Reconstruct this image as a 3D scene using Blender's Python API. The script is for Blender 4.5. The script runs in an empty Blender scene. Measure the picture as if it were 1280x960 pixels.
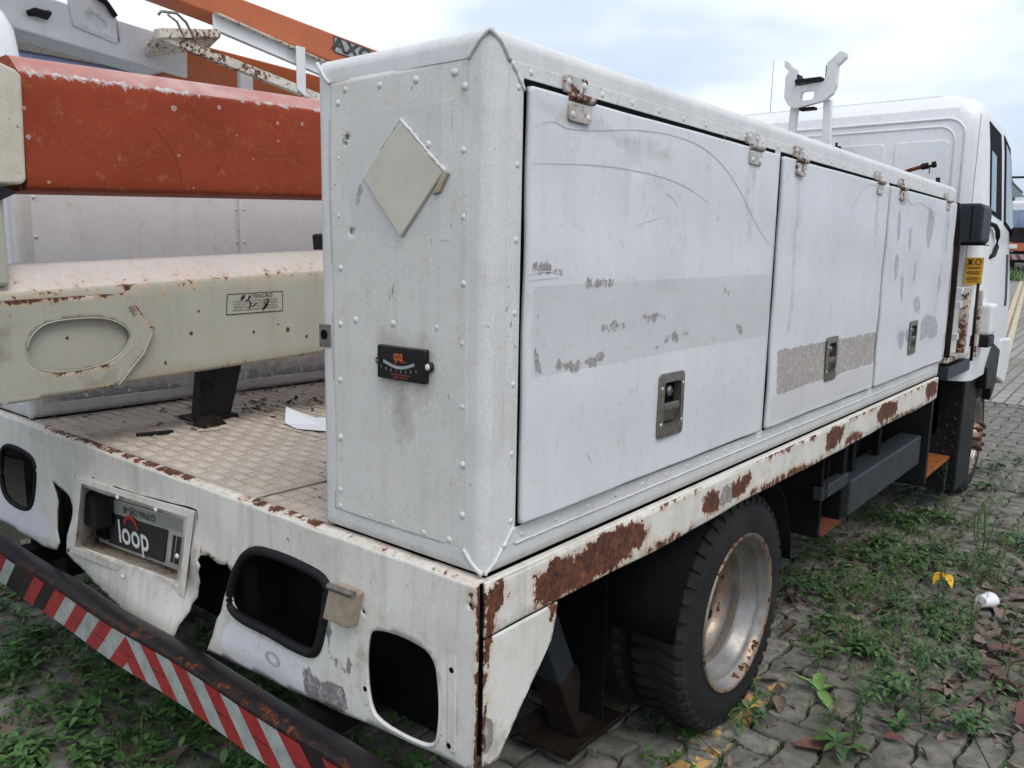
import bpy, bmesh, math, random
import numpy as np
from mathutils import Vector, Matrix
from mathutils.geometry import delaunay_2d_cdt
random.seed(7); RNG = np.random.default_rng(7)
S = bpy.context.scene
C = S.collection
PI = math.pi
# ------------------------------------------------------------------ camera
cam = bpy.data.objects.new('camera', bpy.data.cameras.new('camera')); C.objects.link(cam)
cam.data.sensor_width = 36; cam.data.lens = 28.53; cam.data.clip_start = .05; cam.data.clip_end = 4000
yaw, pit, rol = math.radians(39.1047), math.radians(-9.1142), math.radians(1.0901)
fw = Vector((math.cos(yaw)*math.cos(pit), math.sin(yaw)*math.cos(pit), math.sin(pit)))
rt = fw.cross(Vector((0, 0, 1))).normalized(); up = rt.cross(fw)
r2 = math.cos(rol)*rt + math.sin(rol)*up; u2 = -math.sin(rol)*rt + math.cos(rol)*up
M = Matrix((r2, u2, -fw)).transposed().to_4x4(); M.translation = (-1.1021, -.9561, 1.5631)
cam.matrix_world = M
S.camera = cam
# ------------------------------------------------------------------ light
SUN_EL, SUN_AZ = math.radians(56), math.radians(-108)      # azimuth of the sun measured from +X towards +Y
W = bpy.data.worlds.new('World'); S.world = W; W.use_nodes = True
wn, wl = W.node_tree.nodes, W.node_tree.links
bg = wn['Background']; bg.inputs['Strength'].default_value = .12
sky = wn.new('ShaderNodeTexSky'); sky.sky_type = 'NISHITA'; sky.sun_disc = False
sky.sun_elevation = SUN_EL; sky.sun_rotation = PI/2 - SUN_AZ; sky.dust_density = 2.0; sky.air_density = 1.0
tc = wn.new('ShaderNodeTexCoord'); mp = wn.new('ShaderNodeMapping'); mp.inputs['Scale'].default_value = (1, 1, 3.2)
mp.inputs['Location'].default_value = (.35, .9, .1)
wl.new(tc.outputs['Generated'], mp.inputs['Vector'])
n1 = wn.new('ShaderNodeTexNoise'); n1.inputs['Scale'].default_value = 1.9; n1.inputs['Detail'].default_value = 4; n1.inputs['Roughness'].default_value = .48
wl.new(mp.outputs[0], n1.inputs['Vector'])
cr = wn.new('ShaderNodeValToRGB')          # overcast cloud: blue-grey bellies and near-white thin parts
e = cr.color_ramp.elements
e[0].position = .36; e[0].color = (4.2, 5.0, 6.7, 1)
e[1].position = .60; e[1].color = (8.6, 8.8, 9.0, 1)
m1 = e = cr.color_ramp.elements.new(.49); m1.color = (5.5, 6.2, 7.2, 1)
wl.new(n1.outputs['Fac'], cr.inputs['Fac'])
mx = wn.new('ShaderNodeMixRGB'); mx.inputs['Fac'].default_value = .86
wl.new(sky.outputs[0], mx.inputs[1]); wl.new(cr.outputs[0], mx.inputs[2]); wl.new(mx.outputs[0], bg.inputs['Color'])
sl = bpy.data.lights.new('sun', 'SUN'); sl.energy = 1.15; sl.angle = math.radians(32); sl.color = (1, .95, .87)
so = bpy.data.objects.new('sun', sl); C.objects.link(so)
sd_ = Vector((math.cos(SUN_EL)*math.cos(SUN_AZ), math.cos(SUN_EL)*math.sin(SUN_AZ), math.sin(SUN_EL)))
so.rotation_euler = sd_.to_track_quat('Z', 'Y').to_euler(); so.location = (0, -5, 12)
S.view_settings.view_transform = 'Standard'; S.view_settings.look = 'None'
S.view_settings.exposure = 0.46; S.view_settings.gamma = 1.0
S.render.engine = 'CYCLES'
S.render.resolution_x = 1024; S.render.resolution_y = 768

# ------------------------------------------------------------------ materials
MATS = {}
class NB:
    """small node-graph builder"""
    def __init__(s, name):
        s.m = bpy.data.materials.new(name); s.m.use_nodes = True
        s.n, s.l = s.m.node_tree.nodes, s.m.node_tree.links
        s.b = s.n['Principled BSDF']; s.pos = s.n.new('ShaderNodeNewGeometry').outputs['Position']
        s.tco = s.n.new('ShaderNodeTexCoord').outputs['Object']
    def put(s, sock, v):
        if isinstance(v, (int, float)): sock.default_value = v
        elif isinstance(v, (tuple, list)): sock.default_value = (*v, 1)[:4] if len(v) == 3 and sock.type == 'RGBA' else v
        else: s.l.new(v, sock)
    def noise(s, scale, detail=4, rough=.6, stretch=None, vec=None, col=False):
        n = s.n.new('ShaderNodeTexNoise'); n.inputs['Scale'].default_value = scale
        n.inputs['Detail'].default_value = detail; n.inputs['Roughness'].default_value = rough
        v = vec or s.pos
        if stretch:
            mm = s.n.new('ShaderNodeMapping'); mm.inputs['Scale'].default_value = stretch; s.l.new(v, mm.inputs[0]); v = mm.outputs[0]
        s.l.new(v, n.inputs['Vector']); return n.outputs['Color' if col else 'Fac']
    def math(s, op, a, b=0., c=0., clamp=False):
        n = s.n.new('ShaderNodeMath'); n.operation = op; n.use_clamp = clamp
        s.put(n.inputs[0], a); s.put(n.inputs[1], b); s.put(n.inputs[2], c); return n.outputs[0]
    def step(s, x, lo, hi):
        n = s.n.new('ShaderNodeMapRange'); n.inputs['From Min'].default_value = lo; n.inputs['From Max'].default_value = hi
        s.put(n.inputs['Value'], x); return n.outputs[0]
    def mix(s, f, a, b, mode='MIX'):
        n = s.n.new('ShaderNodeMixRGB'); n.blend_type = mode; s.put(n.inputs[0], f); s.put(n.inputs[1], a); s.put(n.inputs[2], b); return n.outputs[0]
    def attr(s, name):
        n = s.n.new('ShaderNodeAttribute'); n.attribute_name = name; return n.outputs['Fac']
    def bump(s, h, dist, strength=1.):
        n = s.n.new('ShaderNodeBump'); n.inputs['Distance'].default_value = dist; n.inputs['Strength'].default_value = strength
        s.put(n.inputs['Height'], h); s.l.new(n.outputs[0], s.b.inputs['Normal'])
    def out(s, col=None, rough=None, metal=None, spec=None):
        if col is not None: s.put(s.b.inputs['Base Color'], col)
        if rough is not None: s.put(s.b.inputs['Roughness'], rough)
        if metal is not None: s.put(s.b.inputs['Metallic'], metal)
        if spec is not None: s.put(s.b.inputs['Specular IOR Level'], spec)
        MATS[s.m.name] = s.m; return s.m

def rustcol(g):
    a = g.mix(g.step(g.noise(60, 6, .7), .38, .66), (.040, .015, .009), (.175, .050, .018))
    return g.mix(g.math('MULTIPLY', g.step(g.noise(23, 5, .7), .55, .75), .7), a, (.33, .13, .045))

def paint(name, base, base2=None, rough=.5, dirt=(.28, .25, .21), dirt_amt=.35, spots=.0, rust=.0, streak=.0, peelcol=(.33, .33, .34),
          bandcol=(.6, .6, .61), grain=.12, metal=0., stain=(.55, .3, .12), spec=None):
    """weathered paint; vertex fields rust / peel / band / dirt (signed distance, .5 = outline) place the marks"""
    g = NB(name)
    base2 = base2 or tuple(c*.88 for c in base)
    col = g.mix(g.step(g.noise(2.3, 5, .6), .35, .68), base, base2)
    col = g.mix(g.step(g.noise(260, 2, .5), .35, .7), col, g.mix(grain, col, (.12, .12, .12)))
    # broad grime and run marks
    gr = g.math('MULTIPLY', g.step(g.noise(7, 6, .7), .45, .8), dirt_amt)
    col = g.mix(gr, col, dirt)
    if streak:
        sn = g.noise(9, 5, .6, (3, 3, .22)); col = g.mix(g.math('MULTIPLY', g.step(sn, .52, .75), streak), col, dirt)
    # field: band (older, duller paint)
    edge = g.math('MULTIPLY', g.math('SUBTRACT', g.noise(70, 3, .6), .5), .05)
    col = g.mix(g.step(g.math('ADD', g.attr('band'), edge), .49, .52), col, bandcol)
    dn = g.math('ADD', g.attr('dirt'), g.math('MULTIPLY', g.math('SUBTRACT', g.noise(24, 6, .7), .5), 1.2))
    col = g.mix(g.math('MULTIPLY', g.step(dn, .35, .85), .75), col, dirt)
    # small chips
    vo = g.noise(95, 3, .65, (1, 1, .45)); chip = g.step(g.math('MULTIPLY_ADD', g.noise(6, 2, .5), .32, vo), .93-spots, .945-spots)
    col = g.mix(g.math('MULTIPLY', chip, .85), col, (.16, .14, .13))
    # peeled to primer or bare metal
    big = g.noise(34, 8, .75, (1, 1, .45))
    pm = g.step(g.math('ADD', g.attr('peel'), g.math('MULTIPLY', g.math('SUBTRACT', big, .5), 1.5)), .5, .54)
    pc = g.mix(g.step(g.noise(120, 4, .7), .4, .65), peelcol, tuple(c*.6 for c in peelcol))
    col = g.mix(g.math('MULTIPLY', pm, g.step(g.noise(55, 5, .7), .25, .5)), col, pc)
    # rust
    rf = g.math('ADD', g.attr('rust'), g.math('ADD', g.math('MULTIPLY', g.math('SUBTRACT', g.noise(24, 9, .75), .5), 2.1), g.math('MULTIPLY', g.math('SUBTRACT', g.noise(75, 4, .7, (1, 1, .4)), .5), .9)))
    rn = g.step(g.math('MULTIPLY_ADD', g.noise(3.1, 3, .6), .5, g.noise(38, 7, .7)), 1.02-rust, 1.05-rust)
    rm = g.math('MAXIMUM', g.step(rf, .5, .53), rn)
    halo = g.math('MAXIMUM', g.step(rf, .12, .56), g.math('MULTIPLY', g.step(g.math('MULTIPLY_ADD', g.noise(3.1, 3, .6), .5, g.noise(38, 7, .7)), .92-rust, 1.04-rust), .6))
    col = g.mix(g.math('MULTIPLY', halo, g.math('MULTIPLY_ADD', g.noise(40, 5, .7, (1, 1, .3)), .7, .1)), col, stain)
    col = g.mix(rm, col, rustcol(g))
    h = g.math('ADD', g.math('MULTIPLY', g.noise(420, 2, .5), .22), g.math('MULTIPLY', g.math('ADD', rm, pm), -.6))
    h = g.math('ADD', h, g.math('MULTIPLY', g.noise(90, 5, .7), g.math('MULTIPLY', rm, 1.2)))
    h = g.math('ADD', h, g.math('MULTIPLY', g.noise(5, 2, .5), 2.2))
    g.bump(h, .0011)
    return g.out(col, g.math('MAXIMUM', g.math('MULTIPLY', rm, .85), g.math('MULTIPLY_ADD', g.noise(14, 4, .6), .25, rough-.12)), metal, spec)

def plain(name, col, rough=.5, metal=0., var=.25, scale=30, bump=.0006, spec=None):
    g = NB(name)
    c = g.mix(g.step(g.noise(scale, 5, .65), .35, .7), col, tuple(x*(1-var) for x in col))
    c = g.mix(g.math('MULTIPLY', g.step(g.noise(4, 4, .6), .5, .8), var), c, tuple(x*.5+.03 for x in col))
    g.bump(g.noise(scale*4, 4, .6), bump)
    return g.out(c, g.math('MULTIPLY_ADD', g.noise(scale, 3, .6), .25, rough-.12), metal, spec)

paint('white_side', (.82, .82, .825), (.77, .775, .78), .42, (.36, .35, .33), .16, .035, 0, .14, (.40, .41, .44), (.50, .50, .52), .10)
paint('white_rear', (.73, .71, .66), (.67, .655, .61), .5, (.36, .33, .28), .30, .04, 0, .3, (.40, .39, .36), (.58, .58, .55), .22)
paint('white_trim', (.73, .72, .70), (.67, .665, .65), .42, (.30, .28, .25), .3, .05, 0, .25, (.42, .42, .42), grain=.18)
paint('cream_steel', (.78, .755, .69), (.71, .68, .615), .45, (.24, .20, .15), .36, .05, .03, .35, (.27, .26, .25), (.74, .73, .75), .15)
paint('lower_boom_paint', (.44, .43, .355), (.39, .38, .315), .45, (.20, .17, .12), .25, .05, .035, .2, (.2, .18, .15), grain=.15)
paint('boom_top_lit', (.66, .59, .55), (.6, .54, .5), .5, (.3, .25, .2), .3, .05, .02, .1, (.3, .3, .3), grain=.12)  # paler tone for the lower boom's top: the light on it painted in
paint('red_boom_paint', (.325, .053, .018), (.24, .036, .013), .5, (.10, .024, .012), .3, .025, 0, 0, (.52, .44, .42), (.5, .2, .17), .12, spec=.1)
paint('red_lit_and_blister', (.45, .17, .13), (.38, .13, .10), .42, (.62, .46, .42), .85, .04, 0, 0, (.62, .55, .52), grain=.12)  # bright reflection on the chamfer painted as paler red; also colours blister cores
paint('orange_boom_paint', (.52, .13, .035), (.45, .11, .03), .45, (.25, .08, .04), .3, .03, .0, 0, (.5, .4, .35), grain=.1)
paint('knuckle_paint', (.62, .58, .47), (.55, .5, .4), .5, (.25, .2, .13), .5, .05, .09, .3)
paint('rusty_white', (.70, .67, .60), (.6, .55, .46), .5, (.3, .2, .12), .5, .06, .24, .2)
paint('neighbour_white', (.78, .79, .80), (.72, .73, .74), .45, (.4, .36, .30), .18, .03, .05, .2)
paint('cab_white', (.80, .81, .82), (.77, .78, .79), .32, (.4, .38, .35), .12, .01, 0, .12, grain=.03)
paint('deck_paint', (.47, .405, .34), (.43, .38, .325), .6, (.17, .12, .09), .62, .03, .09, 0, (.3, .2, .12), grain=.2, stain=(.5, .3, .14))
paint('deck_bar_paint', (.61, .525, .44), (.56, .485, .41), .5, (.25, .18, .13), .4, .02, .06, 0, grain=.1, stain=(.5, .3, .14))
paint('rim_paint', (.33, .325, .31), (.22, .21, .195), .30, (.075, .052, .04), .9, .11, .05, .0, (.2, .2, .2), grain=.15, metal=.45)
paint('hinge_paint', (.60, .59, .57), (.50, .49, .47), .42, (.22, .15, .10), .95, .08, .20, .2, stain=(.4, .28, .2))
paint('hinge_rusty', (.48, .45, .41), (.38, .33, .29), .5, (.16, .10, .07), .9, .08, .27, .2, stain=(.3, .17, .1))
plain('chip_white', (.50, .40, .37), .6, 0, .3, 80)
plain('black_rubber', (.009, .009, .010), .6, 0, .35, 50, .0008, .25)
g = NB('tyre_rubber')
c = g.mix(g.step(g.noise(20, 5, .65), .4, .7), (.016, .016, .017), (.011, .011, .011)); c = g.mix(g.math('MULTIPLY', g.step(g.noise(5, 6, .7), .5, .75), .5), c, (.060, .052, .043))
g.bump(g.noise(90, 4, .6), .0012); g.out(c, .75, 0, .22)
plain('black_steel', (.008, .009, .011), .45, .0, .5, 18, .0006, .3)
plain('chassis_dark', (.006, .006, .006), .8, .0, .5, 12, .0006, .12)
plain('grey_beam', (.034, .041, .047), .5, .0, .3, 14, .0006, .3)
plain('blue_black', (.018, .026, .038), .4, .0, .3, 14, .0006, .4)
plain('dark_plastic', (.020, .023, .030), .5, 0, .2, 60, .0004, .35)
plain('black_gloss', (.010, .010, .011), .22, 0, .2, 30)
plain('slot_dark', (.006, .006, .006), .9, 0, .2, 30, .0002, .05)
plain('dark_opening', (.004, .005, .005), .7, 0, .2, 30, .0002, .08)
plain('steel', (.42, .40, .36), .36, .85, .4, 60)
plain('latch_steel', (.30, .275, .24), .38, .7, .5, 60)
plain('bare_rust', (.15, .048, .020), .85, 0, .6, 40, .002, .2)
plain('dark_rust', (.026, .017, .013), .85, 0, .6, 30, .002, .15)
plain('orange_step_paint', (.36, .105, .022), .7, 0, .6, 25, .001, .2)
plain('stripe_red', (.36, .022, .022), .35, 0, .35, 40, .0004)
plain('stripe_white', (.40, .43, .40), .35, 0, .4, 24, .0004)
plain('print_white', (.78, .78, .78), .4, 0, .06)
plain('plate_white', (.52, .52, .48), .5, 0, .3, 20)
plain('header_grey', (.34, .35, .30), .5, 0, .2, 40)
plain('print_grey', (.35, .35, .33), .5, 0, .1)
plain('print_black', (.02, .02, .02), .5, 0, .1)
plain('print_orange', (.62, .13, .035), .5, 0, .15)
plain('print_red', (.45, .03, .03), .5, 0, .15)
plain('print_yellow', (.80, .42, .02), .5, 0, .15)
plain('diamond_plastic', (.60, .56, .455), .42, 0, .14, 9)
plain('socket_beige', (.42, .34, .25), .5, 0, .35, 30)
plain('weld_grey', (.60, .60, .60), .4, 0, .3, 60)
plain('seal_grey', (.25, .26, .28), .6, 0, .3, 40)
plain('scratch_grey', (.60, .595, .60), .6, 0, .12, 60)
plain('paper', (.78, .80, .84), .6, 0, .05)
plain('yellow_petal', (.75, .42, .01), .5, 0, .3, 60)
plain('lettering_dark', (.05, .045, .04), .5, 0, .1)
g = NB('window_glass'); g.out(g.mix(g.step(g.noise(3, 2), .4, .6), (.10, .17, .17), (.16, .25, .25)), .08, 0, .8)
g = NB('blue_glass'); g.out(g.mix(g.step(g.noise(3, 3), .35, .65), (.12, .17, .30), (.25, .32, .45)), .12, 0, .8)
# ground materials
g = NB('soil')
c = g.mix(g.step(g.noise(9, 7, .7), .35, .68), (.030, .028, .018), (.085, .070, .050))
c = g.mix(g.step(g.noise(2.2, 5, .6), .5, .7), c, (.035, .050, .018))
g.bump(g.noise(60, 7, .7), .012); g.out(c, .95)
def paver_mat(name, tint=1.):
    g = NB(name)
    oi = g.n.new('ShaderNodeObjectInfo').outputs['Random']
    c = g.mix(oi, (.20*tint, .186*tint, .160*tint), (.29*tint, .268*tint, .228*tint))
    c = g.mix(g.step(g.noise(11, 7, .7), .38, .66), c, (.085*tint, .083*tint, .070*tint))
    c = g.mix(g.math('MULTIPLY', g.step(g.noise(2.0, 5, .6), .52, .68), .6), c, (.075, .085, .045))
    c = g.mix(g.math('MULTIPLY', g.step(g.noise(5.1, 4, .6), .60, .72), .5), c, (.20, .10, .05))
    sx_ = g.n.new('ShaderNodeSeparateXYZ'); g.l.new(g.pos, sx_.inputs[0])
    ym = g.math('MULTIPLY', g.math('MULTIPLY', g.step(sx_.outputs[1], .005, .02), g.step(sx_.outputs[1], .125, .11)), g.math('MULTIPLY', g.step(sx_.outputs[0], .8, .82), g.step(sx_.outputs[0], 1.78, 1.72)))
    c = g.mix(g.math('MULTIPLY', ym, g.step(g.noise(8, 8, .7), .49, .52)), c, (.58, .35, .11))
    c = g.mix(g.step(g.noise(330, 3, .6), .55, .75), c, g.mix(.5, c, (.32, .31, .28)))
    h = g.math('ADD', g.noise(220, 5, .7), g.math('MULTIPLY', g.noise(25, 4, .6), 2.))
    g.bump(h, .0035); return g.out(c, .9)
paver_mat('paver_concrete')
g = NB('painted_paver')
c = g.mix(g.step(g.noise(28, 7, .7), .50, .60), (.62, .36, .10), (.18, .16, .13)); g.bump(g.noise(220, 5, .7), .003); g.out(c, .8)
g = NB('far_paving')            # beyond where single pavers can be told apart
bt = g.n.new('ShaderNodeTexBrick'); bt.inputs['Scale'].default_value = 1; bt.inputs['Brick Width'].default_value = .27; bt.inputs['Row Height'].default_value = .135
bt.inputs['Mortar Size'].default_value = .014; bt.inputs['Mortar Smooth'].default_value = .5
rot = g.n.new('ShaderNodeMapping'); rot.inputs['Rotation'].default_value = (0, 0, .0); g.l.new(g.pos, rot.inputs[0])
wob = g.mix(.02, rot.outputs[0], g.noise(6, 2, .5, col=True), 'ADD'); g.l.new(wob, bt.inputs['Vector'])
bt.inputs['Color1'].default_value = (.24, .235, .22, 1); bt.inputs['Color2'].default_value = (.30, .29, .27, 1); bt.inputs['Mortar'].default_value = (.09, .08, .06, 1)
c = g.mix(g.math('MULTIPLY', g.step(g.noise(.7, 6, .65), .46, .62), .65), bt.outputs['Color'], (.15, .12, .085)); g.bump(g.noise(60, 5, .7), .004); g.out(c, .9)
g = NB('road_line'); g.out(g.mix(g.step(g.noise(14, 7, .7), .42, .60), (.60, .45, .25), (.34, .31, .26)), .8)
def leaf_mat(name, a, b, rough=.5, trans=.15):
    g = NB(name); oi = g.attr('leafrand')
    c = g.mix(oi, a, b); c = g.mix(g.math('MULTIPLY', g.step(g.noise(45, 4, .6), .45, .75), .4), c, tuple(x*.55 for x in a))
    g.b.inputs['Subsurface Weight'].default_value = 0
    g.bump(g.noise(160, 3, .5), .001); return g.out(c, rough)
leaf_mat('weed_leaf', (.024, .066, .016), (.085, .175, .042))
leaf_mat('bright_leaf', (.10, .21, .05), (.20, .33, .09))
leaf_mat('grass_blade', (.06, .12, .028), (.15, .22, .06))
leaf_mat('dead_leaf', (.070, .044, .034), (.24, .18, .14), .85)
leaf_mat('dead_leaf_red', (.11, .042, .032), (.17, .075, .055), .75)
leaf_mat('twig_brown', (.13, .07, .045), (.2, .12, .08), .8)
leaf_mat('tree_leaf', (.035, .075, .020), (.085, .15, .040))
g = NB('forest'); g.bump(g.noise(.09, 8, .8), 6.); g.out(g.mix(g.step(g.noise(.06, 8, .8), .35, .7), (.030, .050, .045), (.055, .085, .070)), .95)

def mat(n): return MATS[n]
# ------------------------------------------------------------------ builders
WLOC = {}
def thing(name, label, cat, loc, group=None):
    o = bpy.data.objects.new(name, None); C.objects.link(o); o.location = loc; o.empty_display_size = .2
    WLOC[o] = Vector(loc); o['label'] = label; o['category'] = cat
    if group: o['group'] = group
    return o
def tag(o, label, cat, group=None):
    o['label'] = label; o['category'] = cat
    if group: o['group'] = group
    return o
def obj(name, v, f, m, parent=None, attrs=None, smooth=False, bevel=0, seg=2, solid=None, label=None, auto=None):
    v = np.asarray(v, float); c = (v.min(0)+v.max(0))/2
    me = bpy.data.meshes.new(name); me.from_pydata((v-c).tolist(), [], f)
    for k, a in (attrs or {}).items():
        at = me.attributes.new(k, 'FLOAT', 'POINT'); at.data.foreach_set('value', np.asarray(a, np.float32))
    ms = m if isinstance(m, (list, tuple)) else [m]
    for x in ms: me.materials.append(mat(x))
    if smooth: me.polygons.foreach_set('use_smooth', [True]*len(me.polygons))
    me.update()
    o = bpy.data.objects.new(name, me); C.objects.link(o)
    c = Vector(c); WLOC[o] = c
    if parent: o.parent = parent; o.location = c - WLOC[parent]
    else: o.location = c
    if solid: s = o.modifiers.new('thick', 'SOLIDIFY'); s.thickness = solid; s.offset = -1
    if bevel:
        b = o.modifiers.new('bevel', 'BEVEL'); b.width = bevel; b.segments = seg; b.limit_method = 'ANGLE'; b.angle_limit = math.radians(35)
    if auto is not None:
        me.polygons.foreach_set('use_smooth', [True]*len(me.polygons)); me.set_sharp_from_angle(angle=math.radians(auto))
    if label: o['label'] = label
    return o
def dup(o, loc=None, rot=None, parent=None, name=None):
    c = o.copy(); C.objects.link(c); c.parent = parent if parent else o.parent
    WLOC[c] = Vector(loc) if loc is not None else WLOC[o]
    if loc is not None: c.location = Vector(loc) - (WLOC[c.parent] if c.parent else Vector())
    if rot is not None: c.rotation_euler = rot
    return c
class MB:
    def __init__(s): s.v = []; s.f = []; s.a = []; s.mi = []
    def add(s, v, f, mi=0):
        k = len(s.v); s.v += [tuple(p) for p in v]; s.f += [tuple(i+k for i in q) for q in f]; s.mi += [mi]*len(f); return s
    def box(s, x0, x1, y0, y1, z0, z1, mi=0):
        v = [(x, y, z) for x in (x0, x1) for y in (y0, y1) for z in (z0, z1)]
        return s.add(v, [(0, 1, 3, 2), (4, 6, 7, 5), (0, 4, 5, 1), (2, 3, 7, 6), (0, 2, 6, 4), (1, 5, 7, 3)], mi)
    def obox(s, p, q, w, h, upv=(0, 0, 1), mi=0):
        """beam from p to q, width w (sideways) and height h"""
        p, q = Vector(p), Vector(q); d = (q-p).normalized(); sd = d.cross(Vector(upv))
        if sd.length < 1e-4: sd = d.cross(Vector((1, 0, 0)))
        sd.normalize(); u = sd.cross(d); v = []
        for e in (p, q):
            for a in (-1, 1):
                for b in (-1, 1): v.append(e+sd*a*w/2+u*b*h/2)
        return s.add(v, [(0, 1, 3, 2), (4, 6, 7, 5), (0, 4, 5, 1), (2, 3, 7, 6), (0, 2, 6, 4), (1, 5, 7, 3)], mi)
    def tube(s, pts, r, n=8, mi=0, cap=True):
        pts = [Vector(p) for p in pts]; k0 = []; N = len(pts); v = []; f = []
        rr = r if isinstance(r, (list, tuple)) else [r]*N
        for i, p in enumerate(pts):
            d = (pts[min(i+1, N-1)]-pts[max(i-1, 0)]).normalized()
            a = d.cross(Vector((0, 0, 1)));  a = d.cross(Vector((1, 0, 0))) if a.length < .05 else a
            a.normalize(); b = a.cross(d)
            for j in range(n): t = 2*PI*j/n; v.append(p+(a*math.cos(t)+b*math.sin(t))*rr[i])
        for i in range(N-1):
            for j in range(n): f.append((i*n+j, i*n+(j+1) % n, (i+1)*n+(j+1) % n, (i+1)*n+j))
        if cap: f += [tuple(range(n-1, -1, -1)), tuple((N-1)*n+j for j in range(n))]
        return s.add(v, f, mi)
    def prism(s, poly, fn, d0, d1, mi=0):
        """polygon (u,v) extruded between depths d0 and d1; fn(u,v,d)->xyz"""
        n = len(poly); v = [fn(a, b, d0) for a, b in poly]+[fn(a, b, d1) for a, b in poly]
        f = [tuple(range(n)), tuple(range(2*n-1, n-1, -1))]+[(i, i+n, (i+1) % n+n, (i+1) % n) for i in range(n)]
        return s.add(v, f, mi)
    def lathe(s, prof, c, n=48, ax='y', mi=0, close=False):
        """prof: (r, t) pairs; t runs along the axis"""
        v = []; f = []; m_ = len(prof)
        for j in range(n):
            t = 2*PI*j/n; cs, sn = math.cos(t), math.sin(t)
            for r, a in prof: v.append((c[0]+r*cs, c[1]+a, c[2]+r*sn) if ax == 'y' else ((c[0]+r*cs, c[1]+r*sn, c[2]+a) if ax == 'z' else (c[0]+a, c[1]+r*cs, c[2]+r*sn)))
        for j in range(n):
            k = (j+1) % n
            for i in range(m_-1 if not close else m_):
                i2 = (i+1) % m_; f.append((j*m_+i, j*m_+i2, k*m_+i2, k*m_+i))
        return s.add(v, f, mi)
    def make(s, name, m, parent=None, **k):
        o = obj(name, s.v, s.f, m, parent, **k)
        if isinstance(m, (list, tuple)): o.data.polygons.foreach_set('material_index', s.mi)
        return o
RX = lambda x0: (lambda u, v, d=0: (x0+d, u, v))       # plane facing the rear, u=y v=z
SY = lambda y0: (lambda u, v, d=0: (u, y0+d, v))       # plane facing the right side, u=x v=z
def rrect(u0, u1, v0, v1, r, n=4):
    o = []
    for cx, cy, a0 in ((u1-r, v1-r, 0), (u0+r, v1-r, 90), (u0+r, v0+r, 180), (u1-r, v0+r, 270)):
        for i in range(n+1): a = math.radians(a0+90*i/n); o.append((cx+r*math.cos(a), cy+r*math.sin(a)))
    return o
def smoothpoly(p, it=2):
    for _ in range(it):
        q = []
        for i in range(len(p)):
            a, b = p[i], p[(i+1) % len(p)]; q += [(a[0]*.75+b[0]*.25, a[1]*.75+b[1]*.25), (a[0]*.25+b[0]*.75, a[1]*.25+b[1]*.75)]
        p = q
    return p
def sd(P, poly):
    """signed distance, positive inside"""
    poly = np.asarray(poly, float); d = np.full(len(P), 1e9); ins = np.zeros(len(P), bool)
    for i in range(len(poly)):
        a, b = poly[i], poly[(i+1) % len(poly)]; e = b-a; w = P-a
        t = np.clip((w@e)/max(e@e, 1e-12), 0, 1); d = np.minimum(d, np.linalg.norm(w-t[:, None]*e, axis=1))
        c = (a[1] > P[:, 1]) != (b[1] > P[:, 1])
        with np.errstate(all='ignore'): xx = a[0]+(P[:, 1]-a[1])*e[0]/(e[1] if e[1] else 1e-12)
        ins ^= c & (P[:, 0] < xx)
    return np.where(ins, d, -d)
def field(P, polys, width=.03, lines=(), lw=.004):
    f = np.full(len(P), -1e9)
    for q in polys: f = np.maximum(f, sd(P, q))
    for a, b in lines:
        a, b = np.array(a, float), np.array(b, float); e = b-a; w = P-a; t = np.clip((w@e)/(e@e), 0, 1)
        f = np.maximum(f, lw-np.linalg.norm(w-t[:, None]*e, axis=1))
    return np.clip(f/width, -1, 1)*.5+.5
def inside(pt, poly):
    x, y = pt; r = False; n = len(poly)
    for i in range(n):
        (x0, y0), (x1, y1) = poly[i], poly[(i+1) % n]
        if (y0 > y) != (y1 > y) and x < x0+(y-y0)*(x1-x0)/(y1-y0): r = not r
    return r
def resample(poly, h):
    o = []
    for i in range(len(poly)):
        a, b = Vector(poly[i]), Vector(poly[(i+1) % len(poly)]); k = max(1, int(math.ceil((b-a).length/h)))
        o += [tuple(a+(b-a)*j/k) for j in range(k)]
    return o
def sheet(name, outline, fn, m, parent, holes=(), h=.012, thick=.003, fields=None, disp=None, label=None, smooth=True, flip=False):
    """tessellated plate with holes; fields {attr: (polys, width, lines)}; disp(P)->(N,3) offsets"""
    loops = [resample(outline, h)]+[resample(q, h) for q in holes]
    co = []; ed = []
    for lp in loops: k = len(co); n = len(lp); co += lp; ed += [(k+i, k+(i+1) % n) for i in range(n)]
    o = np.array(outline); x0, y0 = o.min(0); x1, y1 = o.max(0)
    gx, gy = np.meshgrid(np.arange(x0+h/2, x1, h), np.arange(y0+h/2, y1, h)); G = np.stack([gx.ravel(), gy.ravel()], 1)
    s_ = sd(G, outline)
    for q in holes: s_ = np.minimum(s_, -sd(G, q))
    co += [tuple(p) for p in G[s_ > h*.45]]
    V, _, F, _, _, _ = delaunay_2d_cdt([Vector(p) for p in co], ed, [], 0, 1e-6)
    P = np.array([tuple(p) for p in V]); F = np.array(F, int)
    ce = P[F].mean(1); k = sd(ce, outline) > 0
    for q in holes: k &= sd(ce, q) < 0
    F = F[k]
    X = np.array([fn(a, b, 0) for a, b in P])
    if disp is not None: X = X+disp(P)
    at = {kk: field(P, *vv) if isinstance(vv, tuple) else vv(P) for kk, vv in (fields or {}).items()}
    if flip: F = F[:, ::-1]
    return obj(name, X, F.tolist(), m, parent, at, smooth=False, solid=thick, label=label, auto=40 if smooth else None)
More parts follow.
